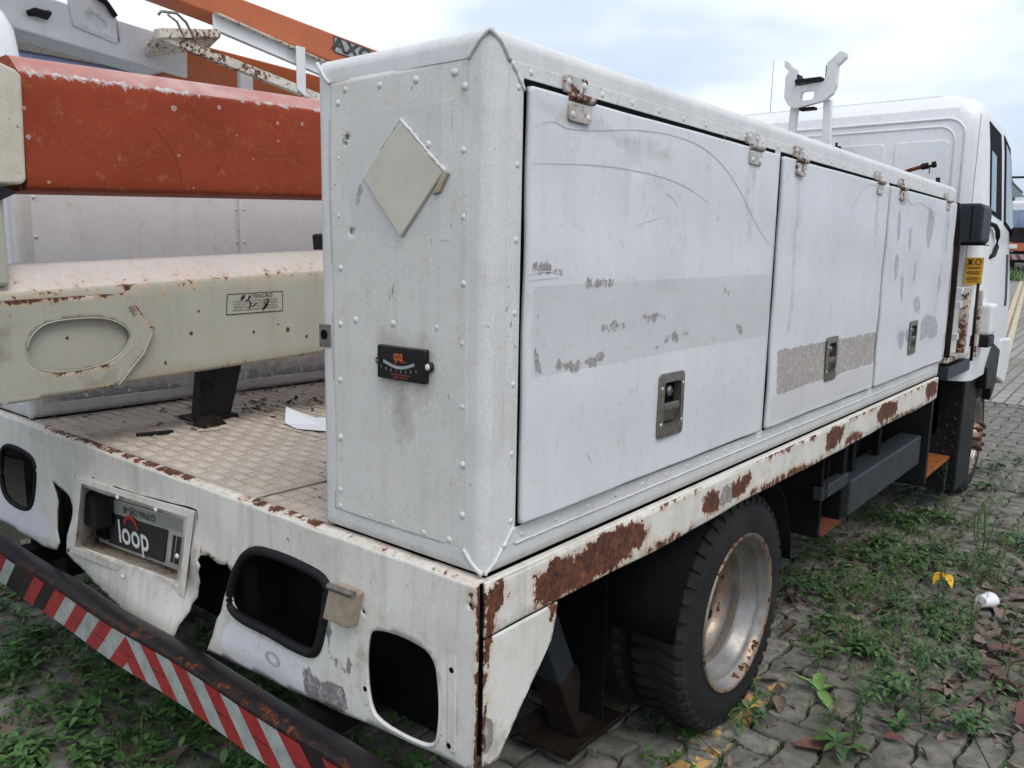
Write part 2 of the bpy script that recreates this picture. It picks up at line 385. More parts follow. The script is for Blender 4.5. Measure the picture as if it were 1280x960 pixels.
def text(name, s, fn, u, v, size, m, parent, depth=.001, rot=0., mirror=False, sx=1., bold=0., shear=0., thick=.0005):
    cu = bpy.data.curves.new(name, 'FONT'); cu.body = s; cu.size = 1; cu.align_x = 'CENTER'; cu.align_y = 'CENTER'; cu.extrude = 0
    cu.offset = bold; cu.shear = shear; cu.resolution_u = 3
    to = bpy.data.objects.new(name, cu); C.objects.link(to); dg = bpy.context.evaluated_depsgraph_get()
    me = bpy.data.meshes.new_from_object(to.evaluated_get(dg)); bpy.data.objects.remove(to)
    vs = []; cr_, sr = math.cos(rot), math.sin(rot)
    for p in me.vertices:
        x, y = p.co.x*size*sx, p.co.y*size
        x, y = x*cr_-y*sr, x*sr+y*cr_
        vs.append(fn(u+(x if not mirror else -x), v+y, -depth))
    fs = [tuple(p.vertices) for p in me.polygons]; bpy.data.meshes.remove(me)
    return obj(name, vs, fs, m, parent)
def rowbox(prof, axis_pts): pass
# =================================================================== THE GROUND
def gz(x): return 0. if x < 8 else .042*(x-8)-.0000*(x-8)**2 if x < 60 else 2.184
def ground_sheet(name, m, xs, ys, dz, kind='structure', parent=None, rough=0):
    v = []; f = []; ny = len(ys)
    for x in xs:
        for y in ys: v.append((x, y, gz(x)+dz+(random.uniform(-rough, rough) if rough else 0)))
    for i in range(len(xs)-1):
        for j in range(ny-1): f.append((i*ny+j, (i+1)*ny+j, (i+1)*ny+j+1, i*ny+j+1))
    o = obj(name, v, f, m, parent, smooth=True)
    if not parent: o['kind'] = kind
    return o
xs = [-60, -20, -6, -3]+[i*.5 for i in range(-5, 17)]+[9, 10, 12, 15, 20, 30, 40, 60, 100, 200, 500, 1400]
ground = ground_sheet('ground', 'soil', xs, [-900, -200, -60, -20, -8, -4, -2, 0, 2, 4, 6, 10, 20, 60, 200, 900], -.030)
# block paving: wavy interlocking pavers laid in herringbone on a .11 m grid
GU = .116; AMP = .0085
def warp(x, y): return (x+AMP*math.sin(PI*y/GU+.5)+.003*math.sin(2*PI*y/GU), y+AMP*math.sin(PI*x/GU+.3)+.003*math.sin(2*PI*x/GU))
paving = ground_sheet('paving', 'soil', [-2.2+i*.2 for i in range(60)], [-3+.25*i for i in range(29)], -.021)
def paver_mesh(w, h, x0, y0, seg, gap=.0042, top=.0, jit=0):
    jr = random.Random(jit*77+w+3*h); pts = []; cx, cy = x0+w*GU/2, y0+h*GU/2
    def edge(a, b, n):
        for i in range(n):
            t = i/n; pts.append((a[0]+(b[0]-a[0])*t, a[1]+(b[1]-a[1])*t))
    A, B, D, E_ = (x0, y0), (x0+w*GU, y0), (x0+w*GU, y0+h*GU), (x0, y0+h*GU)
    edge(A, B, seg*w); edge(B, D, seg*h); edge(D, E_, seg*w); edge(E_, A, seg*h)
    P = [warp(*p) for p in pts]; n = len(P); v = []
    for ins, z in ((gap, -.03), (gap, top-.006), (gap+.005, top)):
        for i in range(n):
            a = Vector(P[i-1]); b = Vector(P[(i+1) % n]); t = (b-a).normalized(); nn = Vector((-t.y, t.x))
            q = Vector(P[i])+nn*(ins+(0 if z < -.02 else (jr.uniform(0, .0022)+(jr.uniform(.003, .010) if jr.random() < .07 else 0)))); v.append((q.x-cx, q.y-cy, z))
    f = [(i, (i+1) % n, n+(i+1) % n, n+i) for i in range(n)]+[(n+i, n+(i+1) % n, 2*n+(i+1) % n, 2*n+i) for i in range(n)]
    f.append(tuple(2*n+i for i in range(n)))
    return v, f
cells = {}
def herring(i0, i1, j0, j1):
    """2x1 herringbone: cell (i,j) belongs to a block according to (i-j) mod 4"""
    out = []
    for i in range(i0, i1):
        for j in range(j0, j1):
            k = (i-j) % 4
            if k == 0: out.append((i, j, 2, 1))
            elif k == 2: out.append((i, j-1 if False else j, 1, 2)) if True else None
    return out
# (i-j)%4: 0,1 -> horizontal pair ; 2 with the cell above (i, j+1 -> 1)?  resolved by greedy tiling below
def tile(i0, i1, j0, j1):
    used = set(); out = []
    for j in range(j0, j1):
        for i in range(i0, i1):
            k = (i+j) % 4
            if k == 0: out.append((i, j, 2, 1))          # covers k=0 and k=1
            elif k == 3: out.append((i, j-1, 1, 2))       # covers (i,j) k=3 and (i,j-1) k=2
    return out
camp = Vector((-1.1021, -.9561, 1.5631))
def proj(p):
    d = Vector(p)-camp; z = d.dot(fw)
    if z < .1: return None
    return 640+1014.26*d.dot(r2)/z, 480-1014.26*d.dot(u2)/z, z
blocks = []
for (i, j, w, h) in tile(-12, 80, -22, 32):
    cx, cy = (i+w/2)*GU, (j+h/2)*GU; q = proj((cx, cy, 0))
    if q is None: continue
    seen = -60 < q[0] < 1340 and 300 < q[1] < 1020
    under = -.1 < cx < 5.4 and .5 < cy < 2.4 or (.25 < cx < 1.1 and .2 < cy)
    if cx > 9.3 or (not seen and (abs(cx) > 5 or abs(cy) > 3)) : continue
    if cy > 3.6 or cy < -2.4: continue
    blocks.append((seen and not under, q[2], cx, cy, i, j, w, h))
near = sorted([b for b in blocks if b[0]], key=lambda b: b[1])[:290]; ns = set((b[4], b[5]) for b in near)
pm = {}
YEL = [(1.13, .06), (1.24, .06), (1.35, .06), (1.46, .06), (1.57, .06), (1.68, .06), (.97, .06)]
for b in near:
    _, _, cx, cy, i, j, w, h = b; key = (w, h, i % 2, j % 2, (i*7+j*3) % 3)
    tr = random.Random(i*991+j); dzr = tr.uniform(-.006, .004); tl = (tr.uniform(-.018, .018), tr.uniform(-.018, .018), 0)
    if key not in pm:
        v, f = paver_mesh(w, h, i*GU, j*GU, 8, jit=(i*7+j*3) % 3+1); o = obj('paver', [(a+cx, b_+cy, c_) for a, b_, c_ in v], f, ['paver_concrete'], paving, auto=50); pm[key] = o
        o.location = Vector((cx, cy, dzr-.018+gz(cx))) - WLOC[paving]; o.data.transform(Matrix.Translation((0, 0, 0)))
    else:
        o = dup(pm[key], (cx, cy, dzr-.018+gz(cx)), tl, paving)
    if False:
        if not pm.get('yel'+str(key)):
            me = pm[key].data.copy(); me.materials.clear(); me.materials.append(mat('painted_paver')); pm['yel'+str(key)] = me
        o.data = pm['yel'+str(key)]; o['label'] = 'paver with worn yellow paint'
mb = MB()
for b in blocks:
    if (b[4], b[5]) in ns: continue
    _, q2, cx, cy, i, j, w, h = b; v, f = paver_mesh(w, h, i*GU, j*GU, 4 if q2 < 5 else 3); tr = random.Random(i*991+j); dzr = tr.uniform(-.006, .003)
    mb.add([(x+cx, y+cy, z+dzr-.003+gz(x+cx)) for x, y, z in v], f)
o = mb.make('paver', 'paver_concrete', paving, auto=50); o['kind'] = 'stuff'
far = ground_sheet('far_yard', 'far_paving', [9.1, 10, 12, 14, 17, 20, 25, 30, 37], [-30, -10, -4, -2, 0, 2, 4, 8, 14, 30], -.0)
# painted bay line on the far part of the yard
for off, wd in ((-.075, .045), (.06, .05)):
    v = []; f = []
    for k, t in enumerate(np.linspace(0, 1, 12)):
        x = 11+t*21; y = .78+(x-11)*.1165+off
        v += [(x, y-wd, gz(x)+.006), (x, y+wd, gz(x)+.006)]
        if k: f.append((2*k-2, 2*k, 2*k+1, 2*k-1))
    ln = obj('yard_line', v, f, 'road_line'); ln['kind'] = 'structure'

# =================================================================== THE TRUCK
truck = thing('bucket_truck', 'old white utility truck with riveted tool lockers, a red folded boom and torn rear panel', 'truck', (1.9, 1.3, 0))
T = truck
ZB = .95
# ---- rivet shared mesh
def rivet_mesh(r=.0078, h=.0056, n=10):
    v = [(0, 0, h)]; f = []
    for k, (rr, hh) in enumerate(((r*.55, h*.85), (r*.9, h*.45), (r, 0))):
        for i in range(n): t = 2*PI*i/n; v.append((rr*math.cos(t), rr*math.sin(t), hh))
    for i in range(n): f.append((0, 1+i, 1+(i+1) % n))
    for k in range(2):
        for i in range(n): a = 1+k*n; f.append((a+i, a+n+i, a+n+(i+1) % n, a+(i+1) % n))
    return v, f
rv, rf_ = rivet_mesh()
RIV = None
def rivet(parent, p, face, name='rivet', s=1.):
    global RIV
    rot = {'rear': (0, -PI/2, 0), 'side': (PI/2, 0, 0)}[face]
    if RIV is None:
        RIV = obj(name, rv, rf_, 'white_trim', None, smooth=True); RIV.location = p; RIV.parent = parent; RIV.location = Vector(p)-WLOC[parent]; WLOC[RIV] = Vector(p); RIV.rotation_euler = rot; return RIV
    o = dup(RIV, p, rot, parent); o.scale = (s, s, s); return o

# ---- tool locker (right side of the truck)
LX, LW, LH = 3.735, .485, 1.0
def locker(y0, right=True):
    """cuboid core; y0 = the y of its outer side; faces: rear x=0, side y=y0"""
    lk = MB(); a, b = (y0+.004, y0+LW-.004)
    lk.box(.004, LX-.004, a, b, ZB+.004, ZB+LH-.004)
    o = lk.make('tool_locker', 'white_rear', T, bevel=.034, seg=4)
    return o
LK = locker(0.)
# edge trims: L profile with a round nose, mitred at the corners
def trim(parent, p0, axis, length, n1, n2, leg=.05, r=.028, t=.004, name='edge_trim', leg2=None, mi0=True, mi1=True):
    """p0: the outer corner at the start; axis unit; n1, n2: inward directions along the two faces"""
    p0, ax, n1, n2 = Vector(p0), Vector(axis), Vector(n1), Vector(n2); leg2 = leg2 or leg
    pr = [(leg, 0)]+[]
    arc = [(r-r*math.sin(PI/2*i/14), r-r*math.cos(PI/2*i/14)) for i in range(15)]   # (dist along n1, dist along n2)
    prof = [(leg, t), (leg, 0)]+arc+[(0, leg2), (t, leg2)]
    v = []
    for a, b in prof:
        sft = max(a if b <= t else 0, b if a <= t else 0, min(a, b)) if True else 0
        base = p0+n1*a+n2*b; v.append(base+ax*(sft if mi0 else 0)); v.append(base+ax*(length-(sft if mi1 else 0)))
    f = [(2*i, 2*i+1, 2*i+3, 2*i+2) for i in range(len(prof)-1)]
    cr2 = n1.cross(n2).dot(ax)
    return obj(name, v, f, 'white_trim', parent, auto=32)
X, Y, Z = Vector((1, 0, 0)), Vector((0, 1, 0)), Vector((0, 0, 1))
def locker_trims(L, y0):
    y1 = y0+LW; zt = ZB+LH
    for (yy, ny) in ((y0, Y), (y1, -Y)):
        trim(L, (0, yy, ZB), Z, LH, ny, X); trim(L, (LX, yy, ZB), Z, LH, ny, -X)
        trim(L, (0, yy, ZB), X, LX, ny, Z); trim(L, (0, yy, zt), X, LX, ny, -Z)
    for xx, nx in ((0, X), (LX, -X)):
        trim(L, (xx, y0, ZB), Y, LW, nx, Z); trim(L, (xx, y0, zt), Y, LW, nx, -Z)
    for xx in (.0278, LX-.0278):
        for yy in (y0+.0278, y1-.0278):
            for zz in (ZB+.0278, zt-.0278):
                mb = MB()
                n = 20
                v = []; f = []
                for i in range(15):
                    for j in range(n): th, ph = PI*i/14, 2*PI*j/n; v.append((xx+.0280*math.sin(th)*math.cos(ph), yy+.0280*math.sin(th)*math.sin(ph), zz+.0280*math.cos(th)))
                for i in range(14):
                    for j in range(n): f.append((i*n+j, (i+1)*n+j, (i+1)*n+(j+1) % n, i*n+(j+1) % n))
                mb.add(v, f); mb.make('corner_cap', 'white_trim', L, smooth=True)
locker_trims(LK, 0.)
def bead(L, pts, r=.0042):
    q = []
    for i in range(len(pts)-1):
        a, b = Vector(pts[i]), Vector(pts[i+1]); n = max(2, int((b-a).length/.006))
        q += [a+(b-a)*k/n for k in range(n)]
    q.append(Vector(pts[-1]))
    rr = [r*random.uniform(.8, 1.25) for _ in q]; q = [p+Vector([random.uniform(-.0008, .0008) for _ in range(3)]) for p in q]
    m = MB(); m.tube(q, rr, 7); return m.make('weld_bead', 'white_trim', L, smooth=True)
zt = ZB+LH
cB = (.006, .006)
bead(LK, [(-.001, .052, zt-.052), (-.001, .028, zt-.026), (.005, .007, zt-.007)])
bead(LK, [(.052, -.001, zt-.052), (.028, -.001, zt-.026), (.005, .007, zt-.007)])
bead(LK, [(-.001, .052, ZB+.052), (-.001, .028, ZB+.026), (.004, .008, ZB+.008)])
bead(LK, [(.052, -.001, ZB+.052), (.028, -.001, ZB+.026), (.008, .004, ZB+.008)])
bead(LK, [(.054, -.001, zt-.052), (.092, -.001, zt-.096)])
bead(LK, [(.054, -.001, ZB+.052), (.086, -.001, ZB+.086)])
bead(LK, [(-.001, LW-.052, zt-.052), (-.001, LW-.026, zt-.026), (.004, LW-.006, zt-.006)])
# rear panel, a plate 2 mm below the trims with dents and worn paint
DY, DZ = .2195, 1.7
dia = [(.2205, 1.808), (.106, 1.708), (.221, 1.590), (.332, 1.707)]
def rear_disp(P):
    d = np.zeros((len(P), 3)); d[:, 0] = .0022*np.sin(P[:, 0]*13+P[:, 1]*7)+.002*np.sin(P[:, 1]*17+1)
    return d*.5
def circ(u, v, r, n=10): return [(u+r*math.cos(2*PI*i/n), v+r*math.sin(2*PI*i/n)) for i in range(n)]
rearholes = [circ(.379, 1.789, .006), circ(.384, 1.776, .004), circ(.102, 1.797, .0065), circ(.100, 1.783, .005), circ(.370, 1.601, .007), circ(.099, 1.608, .006), circ(.483-.06, 1.4, .001)][:6]
sheet('rear_panel', [(.046, ZB+.048), (LW-.046, ZB+.048), (LW-.046, zt-.048), (.046, zt-.048)], RX(.0018), 'white_rear', LK, holes=rearholes, h=.009, thick=.002,
      fields={'band': ([[(.36, 1.83), (.10, 1.83), (.09, 1.70), (.12, 1.60), (.36, 1.60), (.39, 1.7)]], .05), 'dirt': ([rrect(.135, .29, 1.285, 1.4, .03), [(.18, 1.3), (.26, 1.3), (.24, 1.18), (.2, 1.18)]], .045),
              'peel': ([], .02, [((.108, 1.795), (.098, 1.768)), ((.383, 1.79), (.377, 1.765)), ((.222, 1.585), (.222, 1.56)), ((.333, 1.70), (.35, 1.66)), ((.25, 1.50), (.252, 1.47))], .003)}, disp=rear_disp)
# faint vertical joint plates beside the diamond
for (a, b) in ((.405, .385), (.118, .092)):
    mb = MB(); mb.box(-.0006, .0014, min(a, b), max(a, b), 1.585, 1.835); mb.make('patch_strip', 'white_trim', LK, bevel=.0006, seg=1)
# diamond placard
dm = MB(); sp = [(a*.93+b*.07) if False else a for a, b in zip(dia, dia)]; dm.prism([((p[0]-DY)*1.0+DY, (p[1]-DZ)*1.0+DZ) for p in sp], RX(0), -.0065, .001); D = dm.make('diamond_placard', 'diamond_plastic', LK, bevel=.0045, seg=3)
bead(LK, [(-.004, dia[0][0], dia[0][1]+.003), (-.004, dia[1][0]-.004, dia[1][1])], .0035)
bead(LK, [(-.004, dia[0][0], dia[0][1]+.003), (-.004, .278, 1.757)], .002)
mb = MB(); mb.prism([(.104, 1.712), (.093, 1.706), (.115, 1.672), (.135, 1.668)], RX(0), -.007, .0); mb.make('broken_rim', 'socket_beige', LK, bevel=.002)
# maker plate
mb = MB(); mb.prism(rrect(.1445, .2815, 1.311, 1.3785, .004, 2), RX(0), -.013, .0)
mb.prism(circ(.1405, 1.345, .0105, 12), RX(0), -.010, .0); mb.prism(circ(.2835, 1.345, .008, 12), RX(0), -.010, .0)
MP = mb.make('maker_plate', 'black_gloss', LK, bevel=.002)
text('plate_logo', 'ıpa', RX(-.0132), .219, 1.360, .030, 'print_orange', LK, sx=.8, mirror=True, depth=.0006, bold=.012)
text('plate_small_print', 'GUINDASTES', RX(-.0132), .207, 1.349, .0042, 'print_orange', LK, sx=.9, mirror=True, depth=.0006)
mb = MB(); arcp = [(.262-.088*t, 1.3475-.010*math.sin(PI*t)) for t in np.linspace(0, 1, 10)]
mb.prism([(a, b+.0025) for a, b in arcp]+[(a, b-.0035) for a, b in arcp[::-1]], RX(0), -.0139, -.0128); mb.make('plate_arc', 'print_grey', LK)
for k, ch in enumerate('TRAISERV'):
    text('plate_letter', ch, RX(-.0132), .268-.0142*k, 1.3335-.004*math.sin(PI*k/7), .0085, 'print_grey', LK, mirror=True, depth=.0006)
for k in range(2): text('plate_small_print', 'EQUIPAMENTOS HIDRAULICOS'[: 24-6*k], RX(-.0132), .212, 1.3225-.0055*k, .0038, 'print_orange', LK, mirror=True, depth=.0006)
for yy in (.1415, .2815): o = rivet(LK, (-.0105, yy, 1.345), 'rear', s=.62); o.name = 'plate_screw'
# punched steel tab on the edge of the locker
mb = MB(); mb.prism([(.482, 1.405), (.443, 1.406), (.443, 1.357), (.482, 1.355)], RX(0), -.0022, .003); TB = mb.make('steel_tab', 'latch_steel', LK, bevel=.001, seg=1)
mb = MB(); mb.prism(circ(.464, 1.383, .011, 14), RX(0), -.0032, 0.002); mb.make('tab_hole', 'slot_dark', LK)
for (a, b) in ((.386, 1.882), (.283, 1.879), (.184, 1.878), (.086, 1.880), (.061, 1.853), (.409, 1.858), (.407, 1.749), (.061, 1.744), (.409, 1.634), (.060, 1.627), (.409, 1.527), (.059, 1.507), (.412, 1.409), (.362, 1.421), (.248, 1.421), (.126, 1.422), (.059, 1.397), (.415, 1.289), (.058, 1.278), (.418, 1.162), (.058, 1.166), (.42, 1.044), (.057, 1.067), (.419, 1.008), (.32, 1.008), (.251, 1.008), (.16, 1.008), (.091, 1.010), (.15, 1.76), (.262, 1.772)):
    rivet(LK, (-.0004, min(a, .428), b), 'rear')
# side flanges with rivets, and the door bay
fl = MB()
fl.box(.05, .0905, -.0016, .004, ZB+.05, zt-.05); fl.box(0.0905, LX-.05, -.0016, .004, 1.875, zt-.05); fl.box(.0905, LX-.05, -.0016, .004, ZB+.05, 1.033)
fl.box(3.70, LX-.05, -.0014, .004, 1.033, 1.872)
for x in (1.288, 2.443): fl.box(x-.019, x+.019, -.0016, .004, 1.033, 1.875)
fl.make('side_flange', 'white_trim', LK, bevel=.001, seg=1)
sl_ = MB(); sl_.box(.09, 3.70, .0005, .0036, 1.030, 1.876); sl_.make('door_gap_shade', 'slot_dark', LK)  # black sheet standing in for the shade in the gaps around the doors
k = 0; x = .111
while x < 3.66:
    for z in (1.887, 1.016): rivet(LK, (x, -.0016, z+random.uniform(-.001, .001)), 'side', s=.95)
    x += .1175
z = 1.05
while z < 1.87: rivet(LK, (.076, -.0016, z), 'side', s=.95); z += .1345
bead(LK, [(.09, -.0018, ZB+.051), (3.66, -.0018, ZB+.051)], .0022)
# doors
def flatdent(P):
    d = np.zeros((len(P), 3)); x, z = P[:, 0], P[:, 1]
    d[:, 1] = .0020*np.sin(x*5.3+z*3)+.0015*np.sin(x*11-z*6+2)+.0010*np.sin(z*23+x*2)+.0006*np.sin(x*31+z*17)
    for (cx, cz, r, a) in ((.475, 1.757, .018, .004), (.63, 1.475, .03, .003), (.40, 1.62, .09, .002), (1.02, 1.62, .1, .0025), (2.0, 1.5, .12, .002), (3.0, 1.6, .2, .003), (3.5, 1.3, .1, .004)):
        d[:, 1] += a*np.exp(-((x-cx)**2+(z-cz)**2)/(2*r*r))
    return d
P3 = [smoothpoly(p, 1) for p in ([(3.10, 1.83), (3.2, 1.80), (3.25, 1.74), (3.18, 1.60), (3.12, 1.68)], [(2.60, 1.80), (2.66, 1.74), (2.64, 1.62), (2.60, 1.66)], [(2.60, 1.58), (2.67, 1.60), (2.66, 1.50), (2.62, 1.48)],
      [(2.80, 1.72), (2.85, 1.70), (2.84, 1.60), (2.80, 1.62)], [(2.72, 1.50), (2.78, 1.49), (2.78, 1.38), (2.74, 1.40)], [(2.95, 1.56), (2.99, 1.58), (2.99, 1.46), (2.96, 1.48)], [(3.42, 1.50), (3.47, 1.52), (3.5, 1.42), (3.44, 1.42)],
      [(3.0, 1.40), (3.12, 1.40), (3.14, 1.33), (3.02, 1.33)], [(3.16, 1.31), (3.52, 1.29), (3.56, 1.17), (3.36, 1.18), (3.3, 1.2), (3.18, 1.165)], [(2.74, 1.25), (2.86, 1.26), (2.9, 1.18), (2.80, 1.17)], [(2.86, 1.24), (3.0, 1.26), (2.98, 1.17)],
      [(2.58, 1.80), (2.62, 1.86), (2.74, 1.85), (2.7, 1.79)], [(3.5, 1.80), (3.55, 1.78), (3.53, 1.6), (3.5, 1.62)])]
DOORS = [
 (.0955, 1.264, dict(band=([[(.114, 1.503), (1.262, 1.519), (1.262, 1.337), (.114, 1.328)]], .02),
    peel=([smoothpoly([(.13, 1.395), (.152, 1.33), (.128, 1.332)], 1)], .028, [((.36, 1.349), (.25, 1.335)), ((.60, 1.35), (.70, 1.375)), ((.68, 1.36), (.76, 1.375)), ((.36, 1.41), (.45, 1.413)), ((.53, 1.425), (.63, 1.42)), ((.13, 1.42), (.135, 1.47)), ((.30, 1.503), (.40, 1.505)), ((.11, 1.54), (.2, 1.53)), ((1.05, 1.37), (1.08, 1.36)), ((.95, 1.48), (.97, 1.47)), ((.2, 1.345), (.24, 1.34))], .006),
    dirt=([], .04, [((1.09, 1.83), (1.09, 1.62)), ((1.06, 1.83), (1.06, 1.7)), ((.11, 1.83), (.6, 1.79))], .008))),
 (1.312, 2.421, dict(peel=([[(1.352, 1.282), (2.44, 1.272), (2.44, 1.145), (1.365, 1.142)]], .015), band=([[(1.33, 1.14), (2.44, 1.14), (2.44, 1.06), (1.33, 1.06)]], .02), dirt=([], .04, [((1.44, 1.83), (1.44, 1.35)), ((2.27, 1.83), (2.27, 1.6))], .012))),
 (2.465, 3.70, dict(peel=(P3, .03), dirt=([], .05, [((3.46, 1.84), (3.46, 1.3))], .01)))]
paint('door_white', (.70, .71, .735), (.66, .675, .70), .40, (.38, .36, .33), .10, .03, 0, .14, (.36, .32, .30), (.57, .58, .585), .08)
paint('door_white_primer', (.70, .71, .735), (.66, .675, .70), .40, (.38, .36, .33), .10, .03, 0, .18, (.43, .38, .345), (.62, .61, .60), .08)
paint('door_white_grey', (.70, .71, .735), (.66, .675, .70), .40, (.38, .36, .33), .10, .03, 0, .18, (.47, .49, .53), (.62, .61, .60), .08)
door_objs = []
LATCH = ((.617, .742, 1.124, 1.283), (1.815, 1.932, 1.134, 1.292), (2.96, 3.09, 1.134, 1.290))
for (x0, x1, flds), dm_, lt_ in zip(DOORS, ('door_white', 'door_white_primer', 'door_white_grey'), LATCH):
    d = sheet('locker_door', [(x0, 1.042), (x1, 1.042), (x1, 1.861), (x0, 1.861)], SY(-.0145), dm_, LK, holes=[rrect(lt_[0]+.014, lt_[1]-.014, lt_[2]+.022, lt_[3]-.016, .006, 2)], h=.0105, thick=.013, fields=flds, disp=flatdent); door_objs.append(d)
# hinges
def hinge(x):
    mb = MB()
    mb.prism(rrect(x-.038, x+.038, 1.870, 1.903, .007, 3), SY(0), -.0105, -.0012); mb.prism(rrect(x-.038, x+.038, 1.816, 1.852, .007, 3), SY(0), -.0215, -.0140)
    h_ = mb.make('hinge', 'hinge_paint', LK, bevel=.0012, seg=1, auto=35)
    mb = MB(); mb.tube([(x-.034, -.019, 1.862), (x+.036, -.019, 1.862)], .0068, 12); mb.tube([(x-.012, -.019, 1.862), (x+.046, -.019, 1.862)], .0082, 12); mb.make('hinge_pin', 'hinge_rusty', LK, auto=35)
    for a in (-.026, .026):
        o = rivet(LK, (x+a, -.0103, 1.889), 'side', s=1.15); o.name = 'hinge_bolt'; o = rivet(LK, (x+a, -.0212, 1.828), 'side', s=1.15); o.name = 'hinge_bolt'
for x in (.244, 1.089, 1.438, 2.285, 2.62, 3.47): hinge(x)
# recessed paddle latches
def latch(x0, x1, z0, z1):
    w = x1-x0; mb = MB(); o_ = rrect(x0, x1, z0, z1, .012, 4); i_ = rrect(x0+.020, x1-.020, z0+.030, z1-.022, .007, 4)
    fn = SY(0); n = len(o_)
    v = [fn(*p, -.0185) for p in o_]+[fn(*p, -.0205) for p in i_]+[fn(*p, -.0145) for p in o_]+[fn(*p, .004) for p in i_]
    f = []
    for i in range(n):
        j = (i+1) % n; f += [(i, j, n+j, n+i), (2*n+i, i, n*0+i, 2*n+i)[:0] or (2*n+i, 2*n+j, j, i), (n+i, n+j, 3*n+j, 3*n+i)]
    mb.add([v[3*n+i] for i in range(n)], [tuple(range(n))]); pan = mb.make('latch_pan', 'slot_dark', LK); mb = MB()
    mb.add(v, f); LT = mb.make('latch_frame', 'latch_steel', LK, auto=35)
    mb = MB(); xc = (x0+x1)/2; hz = z0+(z1-z0)*.50
    mb.prism([(-.0195, hz+.004), (-.0195, hz-.010), (-.004, z0+.034), (.000, z0+.034), (-.012, hz+.006)], lambda u, v_, d: (d, u, v_), x0+.023, x1-.023)
    mb.make('latch_paddle', 'latch_steel', LK, bevel=.0015)
    mb = MB(); mb.prism(circ(xc-.004, z1-.046, .0125, 16), fn, -.014, .003); mb.prism(circ(xc-.004, z1-.046, .0085, 16), fn, -.017, -.012)
    mb.make('latch_lock', 'steel', LK, bevel=.001, seg=1)
    mb = MB(); mb.box(xc-.0052, xc-.0028, -.0176, -.0165, z1-.053, z1-.039); mb.make('key_slot', 'slot_dark', LK)
    for a, b in ((x0+.010, z1-.035), (x1-.010, z1-.03), (x0+.010, z0+.035), (x1-.010, z0+.035)): o = rivet(LK, (a, -.0192, b), 'side', s=.7); o.name = 'latch_screw'
latch(.617, .742, 1.124, 1.283); latch(1.815, 1.932, 1.134, 1.292); latch(2.96, 3.09, 1.134, 1.290)
for a, b in ((.675, 1.112), (1.29, 1.048)): pass
# long rubbed scratches on the doors (thin scuffed ribbons)
def scratch(pts, w=.0016, m='scratch_grey', y=-.0158):
    q = [Vector(p) for p in pts]
    for _ in range(2):
        n = [q[0]]
        for i in range(len(q)-1): n += [q[i]*.75+q[i+1]*.25, q[i]*.25+q[i+1]*.75]
        q = n+[q[-1]]
    v = []; f = []
    P = np.array([tuple(p) for p in q]); dd = flatdent(P)[:, 1]
    for i, p in enumerate(q):
        t = (q[min(i+1, len(q)-1)]-q[max(i-1, 0)]).normalized(); nn = Vector((-t.y, t.x))*w/2*min(1, 3*i/len(q)+.2, 3*(len(q)-1-i)/len(q)+.2)
        for s in (-1, 1): r = p+nn*s; v.append((r.x, y+dd[i], r.y))
        if i: f.append((2*i-2, 2*i, 2*i+1, 2*i-1))
    obj('scratch', v, f, m, LK)
scratch([(.10, 1.727), (.22, 1.738), (.354, 1.747), (.50, 1.747), (.60, 1.742), (.72, 1.728), (.83, 1.70)], .0022)
scratch([(.10, 1.792), (.16, 1.812), (.20, 1.80), (.32, 1.812), (.48, 1.835), (.62, 1.84)], .0018)
scratch([(.45, 1.83), (.60, 1.84), (.75, 1.835), (.90, 1.80), (1.02, 1.735), (1.12, 1.66), (1.22, 1.61), (1.255, 1.605)], .0022)
scratch([(.60, 1.71), (.64, 1.70), (.67, 1.68)], .0015); scratch([(.50, 1.62), (.53, 1.66), (.54, 1.68)], .0012); scratch([(.48, 1.63), (.60, 1.655)], .0012)
scratch([(.095, 1.525), (.15, 1.533), (.21, 1.525)], .0018); scratch([(.095, 1.515), (.2, 1.52)], .0014)
scratch([(1.96, 1.755), (1.985, 1.742), (2.03, 1.79), (2.10, 1.835), (2.2, 1.85), (2.27, 1.84)], .0035)
scratch([(2.6, 1.80), (2.72, 1.835), (2.80, 1.80), (2.95, 1.83), (3.12, 1.80), (3.25, 1.79), (3.34, 1.82)], .0035)
for _ in range(26):
    a, b = random.uniform(.12, 1.2), random.uniform(1.08, 1.84); l = random.uniform(.01, .05); t = random.uniform(-.5, .5)+PI/2*random.choice((1, 1, .3))
    scratch([(a, b), (a+l*math.cos(t)*.5, b+l*math.sin(t)*.5), (a+l*math.cos(t+.3), b+l*math.sin(t+.3))], .0010)

# ---- left locker: only its inner side and bottom moulding show
L2 = MB(); L2.box(.004, LX-.004, 2.134, 2.611, ZB+.004, ZB+LH-.004)
L2 = L2.make('tool_locker', 'white_side', T, bevel=.034, seg=4)
locker_trims(L2, 2.13)
for (a, b) in ((.052, .861), (.867, 1.85), (1.856, 2.8), (2.806, 3.68)):
    sheet('side_panel', [(a, 1.003), (b, 1.003), (b, 1.90), (a, 1.90)], SY(2.1325), 'white_side', L2, h=.022, thick=.002, disp=lambda P: np.stack([P[:, 0]*0, .0012*np.sin(P[:, 0]*9+P[:, 1]*5)+.003*np.exp(-((P[:, 0]-.155)**2+(P[:, 1]-1.68)**2)/.0006), P[:, 0]*0], 1),
          fields={'peel': ([], .03, [((a+.02, 1.02), (a+.5, 1.01))], .014), 'dirt': ([[(a, 1.06), (b, 1.06), (b, 1.0), (a, 1.0)]], .06)})
    z = 1.05
    while z < 1.9:
        for x in (a+.014, b-.014): rivet(L2, (x, 2.1318, z), 'side')
        z += .135
for x in np.arange(.2, 3.6, .16): rivet(L2, (x, 2.1318, 1.016), 'side')

